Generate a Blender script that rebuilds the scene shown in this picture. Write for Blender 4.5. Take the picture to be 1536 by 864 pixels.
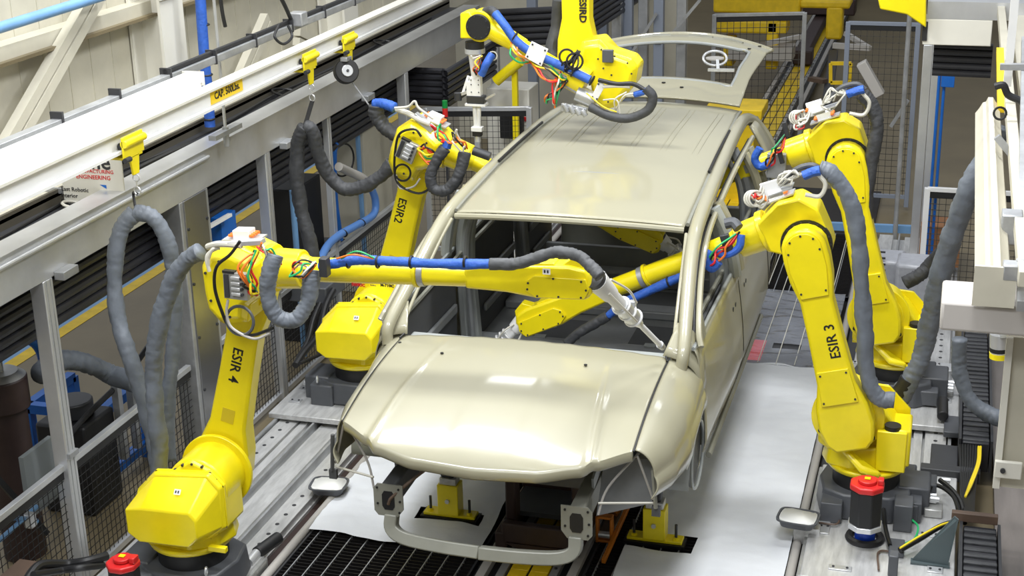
import bpy, bmesh, math, random
from mathutils import Vector, Matrix, noise
random.seed(7)
for o in list(bpy.data.objects): bpy.data.objects.remove(o)
SC = bpy.context.scene
COL = SC.collection
# ---------------------------------------------------------------- camera
F_PX = 2239.4222
CAM = Vector((1.99, 0.0, 4.15))
def _axes():
    a = (1465-768, -385-432); b = (920-768, 6700-432)
    f = math.sqrt(-(a[0]*b[0]+a[1]*b[1]))
    Y = Vector((a[0], -a[1], -f)).normalized(); Z = -Vector((b[0], -b[1], -f)).normalized()
    X = Y.cross(Z)
    return f, Matrix((X, Y, Z))
F_PX, RM = _axes()
cam_data = bpy.data.cameras.new('camera'); cam = bpy.data.objects.new('camera', cam_data); COL.objects.link(cam)
cam_data.sensor_width = 36; cam_data.lens = F_PX/1536*36; cam_data.clip_start = .05; cam_data.clip_end = 200
cam.matrix_world = Matrix.Translation(CAM) @ RM.to_4x4()
SC.camera = cam
# ---------------------------------------------------------------- world and lamps
SC.view_settings.view_transform = 'Standard'; SC.view_settings.look = 'None'
SC.view_settings.exposure = 0.30; SC.view_settings.gamma = 1
W = bpy.data.worlds.new('hall'); SC.world = W; W.use_nodes = True
wn = W.node_tree.nodes; bg = wn['Background']
bg.inputs[0].default_value = (.80, .84, .90, 1); bg.inputs[1].default_value = .46
def area(name, loc, sx, sy, power, col=(.96, .98, 1), rot=(0, 0, 0)):
    l = bpy.data.lights.new(name, 'AREA'); l.shape = 'RECTANGLE'; l.size = sx; l.size_y = sy; l.energy = power; l.color = col
    o = bpy.data.objects.new(name, l); COL.objects.link(o); o.location = loc; o.rotation_euler = rot
    return o
for lx, ly, pw in ((-1.4, 4.6, 140), (1.6, 4.6, 140), (-1.6, 8.2, 145), (1.6, 8.2, 145), (-1.6, 12.0, 38), (1.6, 12.0, 25)):
    area('high_bay_lamp', (lx, ly, 6.2), 1.5, .6, pw)
area('high_bay_lamp', (0, 1.5, 5.8), 3.0, .8, 120, rot=(math.radians(28), 0, 0))
area('high_bay_lamp', (-6, 9, 6.5), 1.6, 3, 60)
# ---------------------------------------------------------------- helpers
def at(px, py, x=None, y=None, z=None):
    """point of the hall that the photograph shows at (px, py) on the plane x=, y= or z="""
    d = RM @ Vector((px-768, -(py-432), -F_PX))
    k = (x-CAM.x)/d.x if x is not None else (y-CAM.y)/d.y if y is not None else (z-CAM.z)/d.z
    return CAM + d*k
MATS = {}
def mat(name, col, rough=.5, metal=0., var=.0, vscale=6., bump=0., bscale=60., coat=0., coatr=.1, emit=None, estr=1., spec=.5, stretch=None, alpha=1., dark=None, trans=0.):
    if name in MATS: return MATS[name]
    m = bpy.data.materials.new(name); m.use_nodes = True; n = m.node_tree.nodes; l = m.node_tree.links
    b = n['Principled BSDF']; b.inputs['Base Color'].default_value = (*col, 1); b.inputs['Roughness'].default_value = rough
    b.inputs['Metallic'].default_value = metal; b.inputs['Coat Weight'].default_value = coat; b.inputs['Coat Roughness'].default_value = coatr
    b.inputs['Specular IOR Level'].default_value = spec; b.inputs['Alpha'].default_value = alpha
    b.inputs['Transmission Weight'].default_value = trans
    if emit: b.inputs['Emission Color'].default_value = (*emit, 1); b.inputs['Emission Strength'].default_value = estr
    tc = n.new('ShaderNodeTexCoord'); mp = n.new('ShaderNodeMapping'); l.new(tc.outputs['Object'], mp.inputs[0])
    if stretch: mp.inputs['Scale'].default_value = stretch
    if var > 0:
        t = n.new('ShaderNodeTexNoise'); t.inputs['Scale'].default_value = vscale; t.inputs['Detail'].default_value = 6; t.inputs['Roughness'].default_value = .62
        l.new(mp.outputs[0], t.inputs['Vector'])
        r = n.new('ShaderNodeValToRGB'); r.color_ramp.elements[0].position = .32; r.color_ramp.elements[1].position = .66
        d = dark or tuple(c*(1-var) for c in col)
        r.color_ramp.elements[0].color = (*d, 1); r.color_ramp.elements[1].color = (*col, 1)
        l.new(t.outputs['Fac'], r.inputs[0]); l.new(r.outputs[0], b.inputs['Base Color'])
    if bump > 0:
        t2 = n.new('ShaderNodeTexNoise'); t2.inputs['Scale'].default_value = bscale; t2.inputs['Detail'].default_value = 4
        l.new(mp.outputs[0], t2.inputs['Vector'])
        bp = n.new('ShaderNodeBump'); bp.inputs['Strength'].default_value = bump; bp.inputs['Distance'].default_value = .01
        l.new(t2.outputs['Fac'], bp.inputs['Height']); l.new(bp.outputs[0], b.inputs['Normal'])
    MATS[name] = m
    return m
YEL = mat('yellow_paint', (.94, .77, .008), .30, var=.10, vscale=5, coat=.25, coatr=.2, bump=.015, bscale=40)
YELD = mat('yellow_floor_paint', (.85, .58, .01), .5, var=.25, vscale=7)
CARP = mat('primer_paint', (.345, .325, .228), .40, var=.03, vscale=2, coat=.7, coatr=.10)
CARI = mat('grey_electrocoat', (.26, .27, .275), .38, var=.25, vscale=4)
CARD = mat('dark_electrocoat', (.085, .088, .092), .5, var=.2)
CARL = mat('pale_electrocoat', (.36, .38, .37), .33, var=.15, vscale=5)
CARE = mat('olive_electrocoat', (.25, .25, .21), .36, var=.15, vscale=5)
ALU = mat('aluminium', (.70, .71, .72), .32, metal=.6, var=.18, vscale=3, bump=.03, bscale=30)
ALUD = mat('dull_aluminium', (.50, .51, .52), .42, metal=.55, var=.35, vscale=5, bump=.05)
STEEL = mat('worn_machined_steel', (.70, .70, .69), .40, metal=.45, var=.30, vscale=9, bump=.05, stretch=(3, .5, 3))
ZINC = mat('zinc_plate', (.52, .52, .50), .38, metal=.6, var=.3, vscale=6)
GREYM = mat('grey_casting', (.085, .09, .10), .42, var=.2)
DGREY = mat('charcoal_metal', (.035, .036, .04), .45, var=.2)
BLK = mat('black_rubber', (.012, .012, .013), .5)
BLKG = mat('black_tube_foam', (.022, .022, .027), .42, var=.3)
WHT = mat('white_paint', (.80, .80, .79), .4, var=.05)
CREAM = mat('cream_wall_paint', (.56, .53, .43), .5, var=.16, vscale=2.5, bump=.02)
CREAML = mat('pale_cream_paint', (.74, .72, .64), .45, var=.08, vscale=3)
SLV = mat('grey_fabric', (.155, .175, .205), .5, var=.22, vscale=10, bump=.25, bscale=40)
SLVD = mat('dark_grey_fabric', (.055, .057, .062), .6, var=.3, vscale=14, bump=.4, bscale=34)
BLU = mat('blue_fabric', (.03, .12, .52), .55, var=.25, vscale=25, bump=.4, bscale=50)
BLUP = mat('blue_paint', (.01, .14, .55), .4, var=.2)
LBLU = mat('light_blue_paint', (.18, .36, .62), .45, var=.15)
RED = mat('red_plastic', (.62, .02, .02), .35)
ORA = mat('orange_paint', (.55, .17, .012), .4, var=.25)
ORW = mat('orange_wire', (.85, .20, .02), .4)
REW = mat('red_wire', (.70, .02, .02), .4)
GRW = mat('green_wire', (.02, .38, .12), .4)
YEW = mat('yellow_wire', (.85, .65, .02), .4)
BLW = mat('black_wire', (.01, .01, .01), .4)
WHW = mat('white_wire', (.62, .60, .52), .4)
PAPER = mat('white_paper_sheet', (.76, .78, .81), .6, var=.05, vscale=2, bump=.8, bscale=9)
FILM = mat('clear_plastic_film', (.34, .36, .41), .14, var=.3, vscale=5, bump=.9, bscale=13, coat=.6, alpha=.62)
CONC = mat('brown_concrete', (.20, .16, .09), .45, var=.22, vscale=1.3)
CONCR = mat('grey_brown_concrete', (.25, .22, .20), .4, var=.30, vscale=2.2, stretch=(4, .6, 1))
PIT = mat('dark_pit', (.016, .013, .012), .7)
GRAT = mat('black_grating', (.02, .018, .018), .38, metal=.3)
MAROON = mat('dark_brown_steel', (.045, .025, .022), .5, var=.3)
BROWN = mat('rusty_brown_plate', (.13, .085, .06), .5, var=.3)
WIREM = mat('black_wire_mesh', (.012, .012, .013), .5)
WIREG = mat('dull_wire_mesh', (.055, .05, .04), .5)
LAMP = mat('lit_tube', (1, 1, 1), .5, emit=(1, .98, .95), estr=2.0)
REDGLOW = mat('red_reflected_glow', (.8, .02, .03), .4, emit=(1, .02, .05), estr=.35)  # emissive red that imitates a reflected red light, not a lamp
GREENL = mat('green_lens', (.01, .25, .05), .3)
CARTON = mat('brown_cardboard', (.33, .15, .06), .7, var=.15)
PANEL = mat('black_panel', (.01, .01, .011), .5)
FILLET = mat('off_white_sealant', (.88, .88, .84), .45)
PIPE = mat('pale_grey_pipe', (.42, .40, .37), .45)

class MB:
    def __init__(s): s.bm = bmesh.new()
    def face(s, vs):
        try: return s.bm.faces.new(vs)
        except ValueError: return None
    def box(s, c, size, R=None, taper=None):
        c = Vector(c); h = Vector(size)/2; vs = []
        for dz in (-1, 1):
            for dx, dy in ((-1, -1), (1, -1), (1, 1), (-1, 1)):
                k = taper if (taper and dz > 0) else 1
                p = Vector((dx*h.x*k, dy*h.y*k, dz*h.z))
                if R: p = R @ p
                vs.append(s.bm.verts.new(c+p))
        for f in ((3, 2, 1, 0), (4, 5, 6, 7), (0, 1, 5, 4), (1, 2, 6, 5), (2, 3, 7, 6), (3, 0, 4, 7)): s.face([vs[i] for i in f])
        return s
    def bb(s, x0, x1, y0, y1, z0, z1): return s.box(((x0+x1)/2, (y0+y1)/2, (z0+z1)/2), (abs(x1-x0), abs(y1-y0), abs(z1-z0)))
    def bar(s, a, b, w, h, up=(0, 0, 1)):
        a, b = Vector(a), Vector(b); d = b-a; L = d.length; Y = d/L; X = Y.cross(Vector(up))
        if X.length < 1e-4: X = Y.cross(Vector((1, 0, 0)))
        X.normalize(); Z = X.cross(Y); R = Matrix((X, Y, Z)).transposed()
        return s.box((a+b)/2, (w, L, h), R)
    def cyl(s, a, b, r, r2=None, n=20, caps=True):
        a, b = Vector(a), Vector(b); r2 = r if r2 is None else r2; d = (b-a).normalized(); u = d.orthogonal().normalized(); v = d.cross(u)
        A = [s.bm.verts.new(a+(u*math.cos(t)+v*math.sin(t))*r) for t in [2*math.pi*i/n for i in range(n)]]
        B = [s.bm.verts.new(b+(u*math.cos(t)+v*math.sin(t))*r2) for t in [2*math.pi*i/n for i in range(n)]]
        for i in range(n): s.face([A[i], A[(i+1) % n], B[(i+1) % n], B[i]])
        if caps: s.face(A[::-1]); s.face(B)
        return s
    def prism(s, pts, d, inset=None):
        """closed outline of 3D points swept by vector d; inset shrinks the far outline towards its middle"""
        d = Vector(d); pts = [Vector(p) for p in pts]; c = sum(pts, Vector())/len(pts); k = 1-(inset or 0)
        A = [s.bm.verts.new(p) for p in pts]; B = [s.bm.verts.new(c+(p-c)*k+d) for p in pts]; n = len(pts)
        s.face(A[::-1]); s.face(B)
        for i in range(n): s.face([A[i], A[(i+1) % n], B[(i+1) % n], B[i]])
        return s
    def tube(s, path, r, n=10, sm=6, wr=0., seed=0., caps=True):
        P = spline(path, sm) if sm > 1 else [Vector(p) for p in path]
        prev = None; rings = []; u = None
        for i, p in enumerate(P):
            d = (P[min(i+1, len(P)-1)]-P[max(i-1, 0)])
            if d.length < 1e-9: continue
            d.normalize()
            if u is None: u = d.orthogonal().normalized()
            u = (u-d*u.dot(d)).normalized(); v = d.cross(u)
            rr = r(i/(len(P)-1)) if callable(r) else r
            ring = []
            for j in range(n):
                t = 2*math.pi*j/n; k = 1
                if wr:
                    q = (p-P[0]).length; sx = i*.16+seed*3
                    g = p+(u*math.cos(t)+v*math.sin(t))*rr*1.3; h = g+d*(g.dot(d)*-.45)
                    k = 1+wr*.9*noise.noise(g*7+Vector((seed, 0, 0)))-wr*2.6*max(0, .22-abs(noise.noise(h*15+Vector((0, seed, 0)))))-wr*1.3*max(0, .25-abs(noise.noise(g*30)))
                ring.append(s.bm.verts.new(p+(u*math.cos(t)+v*math.sin(t))*rr*k))
            rings.append(ring)
        for a, b in zip(rings, rings[1:]):
            for j in range(n): s.face([a[j], a[(j+1) % n], b[(j+1) % n], b[j]])
        if caps: s.face(rings[0][::-1]); s.face(rings[-1])
        return s
    def grid(s, fn, nu, nv, skip=None):
        V = [[s.bm.verts.new(Vector(fn(i/nu, j/nv))) for j in range(nv+1)] for i in range(nu+1)]
        for i in range(nu):
            for j in range(nv):
                if skip and skip(i/nu, j/nv): continue
                s.face([V[i][j], V[i+1][j], V[i+1][j+1], V[i][j+1]])
        return s
    def torus(s, c, axis, R, r, n=24, m=8, a0=0, a1=2*math.pi):
        axis = Vector(axis).normalized(); u = axis.orthogonal().normalized(); v = axis.cross(u); c = Vector(c)
        full = abs(a1-a0-2*math.pi) < 1e-6; k = n if full else n+1; rings = []
        for i in range(k):
            t = a0+(a1-a0)*i/n; d = u*math.cos(t)+v*math.sin(t)
            rings.append([s.bm.verts.new(c+d*(R+r*math.cos(q))+axis*r*math.sin(q)) for q in [2*math.pi*j/m for j in range(m)]])
        for i in range(n if full else n):
            a = rings[i]; b = rings[(i+1) % k]
            for j in range(m): s.face([a[j], b[j], b[(j+1) % m], a[(j+1) % m]])
        return s
    def build(s, name, m, parent=None, bevel=0., smooth=True, solid=0., ang=35, kind=None, subd=0):
        bm = s.bm; bmesh.ops.recalc_face_normals(bm, faces=bm.faces)
        off = root_loc(parent)
        if off.length > 0:
            for v in bm.verts: v.co -= off
        me = bpy.data.meshes.new(name); bm.to_mesh(me); bm.free(); me.materials.append(m)
        if smooth:
            me.shade_smooth(); me.set_sharp_from_angle(angle=math.radians(ang))
        o = bpy.data.objects.new(name, me); COL.objects.link(o)
        if parent: o.parent = parent
        if solid:
            q = o.modifiers.new('solid', 'SOLIDIFY'); q.thickness = solid; q.offset = 0
        if subd:
            q = o.modifiers.new('sub', 'SUBSURF'); q.levels = q.render_levels = subd
        if bevel:
            q = o.modifiers.new('bevel', 'BEVEL'); q.width = bevel; q.segments = 2; q.limit_method = 'ANGLE'; q.angle_limit = math.radians(30); q.harden_normals = False
        if kind: o['kind'] = kind
        return o
def root_loc(o):
    v = Vector()
    while o: v += o.location; o = o.parent
    return v
def spline(pts, sm):
    P = [Vector(p) for p in pts]
    if len(P) < 3: return [P[0].lerp(P[-1], i/sm) for i in range(sm+1)]
    out = []; Q = [P[0]*2-P[1]]+P+[P[-1]*2-P[-2]]
    for i in range(1, len(Q)-2):
        a, b, c, d = Q[i-1:i+3]
        for k in range(sm):
            t = k/sm
            out.append(.5*((2*b)+(c-a)*t+(2*a-5*b+4*c-d)*t*t+(3*b-a-3*c+d)*t**3))
    out.append(P[-1]); return out
def tag(o, label=None, cat=None, group=None, kind=None):
    if label: o['label'] = label
    if cat: o['category'] = cat
    if group: o['group'] = group
    if kind: o['kind'] = kind
    return o
def empty(name, loc, label=None, cat=None, group=None, kind=None):
    o = bpy.data.objects.new(name, None); COL.objects.link(o); o.location = loc; o.empty_display_size = .1
    return tag(o, label, cat, group, kind)
def dup(o, loc, label=None, parent=None):
    c = o.copy(); COL.objects.link(c); c.parent = parent
    if parent is None: c.location = loc
    if label: c['label'] = label
    for ch in [k for k in bpy.data.objects if k.parent == o]: dup(ch, None, None, c)
    return c
def bolts(name, pts, axis, r=.006, h=.004, m=None, parent=None):
    b = MB(); axis = Vector(axis).normalized()
    for p in pts: b.cyl(Vector(p)-axis*h*.2, Vector(p)+axis*h, r, n=8)
    return b.build(name, m or DGREY, parent, kind='stuff')
def text(s, size, o, xd, yd, m, parent, name='lettering', align='CENTER', ext=.0012, bold=.0):
    cu = bpy.data.curves.new('t', 'FONT'); cu.body = s; cu.size = size; cu.extrude = ext; cu.align_x = align; cu.align_y = 'CENTER'; cu.offset = bold; cu.resolution_u = 2
    t = bpy.data.objects.new('t', cu); COL.objects.link(t); bpy.context.view_layer.update()
    me = bpy.data.meshes.new_from_object(t.evaluated_get(bpy.context.evaluated_depsgraph_get())); bpy.data.objects.remove(t)
    xd = Vector(xd).normalized(); yd = Vector(yd); yd = (yd-xd*yd.dot(xd)).normalized(); zd = xd.cross(yd); off = root_loc(parent)
    M = Matrix.Translation(Vector(o)-off) @ Matrix((xd, yd, zd)).transposed().to_4x4(); me.transform(M)
    me.materials.clear(); me.materials.append(m); me.name = name
    ob = bpy.data.objects.new(name, me); COL.objects.link(ob); ob.parent = parent
    return ob
def lerp(a, b, t): return a+(b-a)*t
# ================================================================ floor, sheets, conveyor, tracks
def structure(name, mb, m, **k):
    o = mb.build(name, m, None, **k); o['kind'] = 'structure'; return o
structure('floor', MB().bb(-9, 9, -8, 34, -.20, -.14), CONC)
structure('wall_front', MB().bb(-9, 9, -8.2, -8, -.2, 7), CREAM)
structure('wall_right', MB().bb(9, 9.2, -8, 34, -.2, 7), CREAM)
structure('floor', MB().bb(2.42, 5, -2, 12.2, -.139, -.06), CONCR)
structure('trim_1', MB().bb(-4.78, -4.66, -2, 32, -.139, -.137), YELD)
structure('trim_2', MB().bb(-4.86, -4.78, -2, 32, -.139, -.137), LBLU)
structure('trim_3', MB().bb(2.42, 4.2, 7.3, 7.42, -.059, -.057), YELD)
# pit under the gratings
structure('floor', MB().bb(-1.40, 1.40, 1, 15, -.139, -.10), PIT)
# grating panels
def grating(x0, x1, y0, y1, label, dx=.034, dy=.10, nx=None):
    g = empty('floor_grating', ((x0+x1)/2, (y0+y1)/2, -.05), label, 'grating', 'black floor gratings')
    b = MB(); y = y0
    while y < y1: b.bb(x0, x1, y, y+.004, -.035, -.005); y += dx
    b.build('bearing_bar', GRAT, g, smooth=False, kind='stuff')
    b = MB(); x = x0+.05
    while x < x1: b.bb(x, x+.006, y0, y1, -.02, -.002); x += dy
    b.build('cross_rod', ALUD, g, smooth=False, kind='stuff')
    f = MB()
    for a, c in ((x0, x0+.012), (x1-.012, x1)): f.bb(a, c, y0, y1, -.05, -.001)
    for a, c in ((y0, y0+.012), (y1-.012, y1)): f.bb(x0, x1, a, c, -.05, -.001)
    f.build('frame', DGREY, g, smooth=False)
grating(-1.33, -.30, 4.4, 7.2, 'black floor grating bare at the front left below the white sheet')
grating(.29, 1.30, 4.4, 8.2, 'black floor grating right of the yellow conveyor, partly under the sheet')
grating(.32, 1.34, 11.5, 13.2, 'black floor grating beyond the clear plastic film', .034, .12)
# paper sheets with folds
def sheet(name, fn, nu, nv, skip, m, label, cat):
    def f(u, v):
        x, y = fn(u, v); e = min(1, min(u, 1-u, v, 1-v)*14)
        z = .006+.009*noise.noise(Vector((x*2.2, y*5.5, 3)))+.010*abs(noise.noise(Vector((x*5+y*1.2, y*2.6, 8))))+.007*noise.noise(Vector((x*7, y*14, 1)))
        return (x, y, z+.004*(1-e)+.006)
    o = MB().grid(f, nu, nv, skip).build(name, m, None, ang=180); tag(o, label, cat); return o
def hole1(u, v):
    x = lerp(-1.335, -.33, v); y = lerp(6.90, 10.2, u); return -.80 < x < -.42 and 7.19 < y < 7.33
sheet('paper_sheet', lambda u, v: (lerp(-1.335-.02*math.sin(u*9), -.33+.015*math.sin(u*22), v), lerp(6.90+.05*(1-v)*0+.02*math.sin(v*11)-.03*v, 10.2, u)), 120, 60, hole1, PAPER, 'white paper sheet spread on the floor left of the conveyor under the car', 'sheet')
def hole2(u, v):
    x = lerp(.46, 1.30, v); y = lerp(6.2, 9.93, u)
    return (x < .80 and 7.13 < y < 7.34) or (x < .56 and 7.2 <= y < 7.6)
sheet('paper_sheet', lambda u, v: (lerp(.46+.01*math.sin(u*21), 1.335, v), lerp(6.2, 9.95+.02*math.sin(v*14), u)), 150, 60, hole2, PAPER, 'long white paper sheet on the floor right of the car by the right hand robots', 'sheet')
fb = MB().bb(.46, 1.30, 9.9, 11.5, -.02, .0).build('film_backing_panel', DGREY); tag(fb, 'dark floor panel lying under the clear plastic film', 'floor panel')
fo = sheet('plastic_film', lambda u, v: (lerp(.42, 1.31, v), lerp(9.93, 11.52, u)), 110, 70, lambda u, v: .50 < v < .74 and .20 < u < .27, FILM, 'wrinkled clear plastic film over the dark floor beyond the white sheet', 'plastic film')
b = MB()
for x in (.55, .68, .81, .94, 1.07, 1.20): b.bb(x, x+.006, 9.95, 13.0, .016, .022)
tag(b.build('guide_string', WHW), 'thin white strings stretched along the plastic film and black grating', 'string', kind='stuff')
r = MB().bb(.60, .82, 10.02, 10.42, .0005, .003).build('red_glow_panel', REDGLOW); tag(r, 'added red panel imitating a red light reflection under the plastic film beside the car', 'painted reflection')  # added glowing panel, paints the red light reflection seen in the film
# ---- central conveyor
cv = empty('floor_conveyor', (0, 14, -.1), 'yellow centre conveyor with a dark seam between dirty steel rails running under the car', 'conveyor')
for s in (-1, 1):
    y = 2.0; i = 0
    first = None
    while y < 27:
        if first is None:
            first = MB().bb(s*.006, s*.105, y, y+.296, -.03, -.005).build('yellow_slat', YELD, cv, bevel=.003)
        else:
            c = first.copy(); COL.objects.link(c); c.parent = cv; c.location = (0, (i*.30), 0)
        y += .30; i += 1
    MB().bb(s*.118, s*.16, 1.5, 28, -.06, .004).build('inner_rail', ZINC, cv)
    MB().bb(s*.16, s*.215, 1.5, 28, -.08, -.03).build('rail_gap', PANEL, cv)
    MB().bb(s*.215, s*.262, 1.5, 28, -.06, .012).build('outer_rail', PIPE, cv)
    MB().bb(s*.262, s*.29, 1.5, 28, -.06, -.02).build('rail_gap', PANEL, cv)
    bolts('rail_bolt', [(s*.139, 2+.22*i, .005) for i in range(100)], (0, 0, 1), .009, .004, DGREY, cv)
MB().bb(-.006, .006, 1.5, 28, -.04, -.012).build('seam', PANEL, cv)
# ---- robot travel tracks
def track(s, label):
    t = empty('robot_track', (s*1.8, 9, -.1), label, 'track', 'robot travel tracks')
    MB().bb(s*1.47, s*2.16, 1.5, 13.2, -.14, -.03).build('bed', STEEL, t)
    for a, b_, h in ((1.48, 1.60, .012), (1.645, 1.66, .03), (1.70, 1.84, .0), (1.87, 1.885, .03), (1.93, 1.985, .006), (2.0, 2.13, .012), (2.14, 2.16, .03)):
        MB().bb(s*a, s*b_, 1.5, 13.2, -.03, h).build('track_rail', STEEL if h < .02 else ALUD, t, bevel=.002)
    bolts('track_bolt_hole', [(s*x, 2.2+.118*i, .012) for i in range(90) for x in (1.54, 2.065)], (0, 0, 1), .013, .002, DGREY, t)
    MB().bb(s*1.395, s*1.47, 1.5, 13.2, -.14, -.05).build('side_gutter', MAROON if s < 0 else DGREY, t)
    MB().cyl((s*1.362, 1.5, .0), (s*1.362, 13.2, .0), .026, n=14).build('edge_tube', PIPE, t)
track(-1, 'long steel robot travel track with bolt holes left of the car')
track(1, 'long steel robot travel track with bolt holes right of the car')
# ---- drip pans with white sealant
def pan(c, label, rz=0.):
    c = Vector(c); p = empty('drip_pan', c, label, 'pan', 'sealant drip pans')
    w, l, h = .105, .085, .045
    R = Matrix.Rotation(rz, 3, 'Z')
    def ring(k, z): return [c+R @ Vector((math.copysign(abs(math.cos(t))**.45, math.cos(t))*w*k, math.copysign(abs(math.sin(t))**.45, math.sin(t))*l*k, z)) for t in [2*math.pi*i/28 for i in range(28)]]
    m = MB(); rs = [[m.bm.verts.new(q) for q in ring(k, z)] for k, z in ((.86, 0), (1, h), (1.09, h), (1.09, h-.008), (.96, h-.008))]
    for A, B in zip(rs, rs[1:]):
        for i in range(28): m.face([A[i], A[(i+1) % 28], B[(i+1) % 28], B[i]])
    m.face(rs[0]); m.build('tray', GREYM, p)
    m = MB(); q = [m.bm.verts.new(v+Vector((0, 0, random.uniform(-.004, .006)))) for v in ring(.94, h*.85)]; m.face(q); m.build('sealant', FILLET, p, solid=.01)
pan(at(494, 735, z=.03), 'drip pan of white sealant beside the left track', .12)
pan(at(1197, 785, z=.12), 'drip pan of white sealant on the right carriage corner', -.1)
bk = MB(); q = at(1197, 792, z=.08); bk.bb(q.x-.02, q.x+.12, q.y-.03, q.y+.03, .0, .10); tag(bk.build('pan_bracket', STEEL), 'steel bracket holding up the right hand drip pan', 'bracket')
# ---- yellow car supports
def stand(s, label):
    c = Vector((s*.60, 7.26, 0)); t = empty('car_support', c, label, 'support', 'yellow car supports')
    MB().bb(c.x-.17, c.x+.17, c.y-.055, c.y+.055, .0, .02).build('black_base', PANEL, t)
    MB().bb(c.x-.155, c.x+.155, c.y-.04, c.y+.045, .02, .038).build('base_plate', YEL, t, bevel=.004)
    MB().bb(c.x-.062, c.x+.062, c.y-.05, c.y+.05, .038, .225).build('block', YEL, t, bevel=.004)
    MB().bb(c.x-.05, c.x+.05, c.y-.04, c.y+.04, .225, .265).build('cap', STEEL, t, bevel=.004)
    MB().bb(c.x-.045, c.x+.035, c.y-.03, c.y+.03, .265, .60).build('post', DGREY, t, bevel=.01)
    MB().cyl((c.x-.05, c.y, .40), (c.x+.01, c.y, .40), .085, n=20).build('roller', BLK, t)
    for k in (-1, 1):
        b = MB().cyl((c.x+k*.118, c.y-.01, .038), (c.x+k*.118, c.y-.01, .13), .008, n=10); b.build('bolt', DGREY, t)
        MB().cyl((c.x+k*.118, c.y-.01, .038), (c.x+k*.118, c.y-.01, .052), .018, n=6).build('nut', YEL, t)
    MB().cyl((c.x, c.y-.051, .13), (c.x, c.y-.062, .13), .014, n=6).build('hex_bolt', ALU, t)
stand(-1, 'yellow car support block on the white sheet left of the conveyor'); stand(1, 'yellow car support block right of the conveyor by the front fender')
# ---- carrier dolly under the car
d = empty('carrier_dolly', (0, 7.3, 0), 'dark brown steel carrier dolly on the yellow conveyor under the car', 'carrier')
MB().bb(-.20, .20, 6.95, 7.0, .06, .18).build('front_plate', MAROON, d, bevel=.01)
for s in (-1, 1):
    MB().bb(s*.17, s*.24, 6.95, 8.6, .02, .12).build('side_beam', MAROON, d, bevel=.01)
    MB().bb(s*.16, s*.22, 7.1, 7.2, .12, .56).build('upright', MAROON, d, bevel=.01)
    MB().bb(s*.16, s*.22, 8.3, 8.4, .12, .56).build('upright', MAROON, d, bevel=.01)
MB().bb(-.24, .24, 7.08, 7.16, .44, .52).build('cross_beam', MAROON, d, bevel=.01)
MB().bb(-.24, .24, 7.5, 7.58, .12, .22).build('cross_beam', MAROON, d, bevel=.01)
MB().bb(-.22, .22, 7.2, 8.5, .10, .13).build('deck', CARD, d)
MB().prism([(-.19, 6.95, .06), (.19, 6.95, .06), (.15, 6.95, .0), (.04, 6.95, .035), (-.03, 6.95, .0)], (0, .02, 0)).build('toothed_plate', MAROON, d)
o_ = empty('orange_stop_unit', (.36, 7.15, 0), 'orange painted stop bracket and rail beside the conveyor under the car', 'bracket')
m = MB(); c = at(907, 795, z=.08)
for k in (-.04, .04): m.box((c.x+k, c.y, .09), (.014, .05, .16))
m.box((c.x, c.y, .165), (.094, .05, .014)); m.box((c.x, c.y, .02), (.094, .05, .014)); m.build('frame', ORA, o_, bevel=.003)
MB().cyl((c.x-.035, c.y, .05), (c.x+.035, c.y, .05), .02, n=12).build('roller', ALU, o_)
MB().bar(at(905, 842, z=.03), at(950, 742, z=.10), .022, .03).build('rail', ORA, o_, bevel=.003)
MB().prism([at(915, 742, z=.10), at(952, 738, z=.10), at(925, 775, z=.06), at(915, 770, z=.05)], (0, 0, .02)).build('wedge', ORA, o_)
MB().bar(at(908, 800, z=.0), at(925, 765, z=.02), .06, .03).build('base', BROWN, o_)
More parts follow.
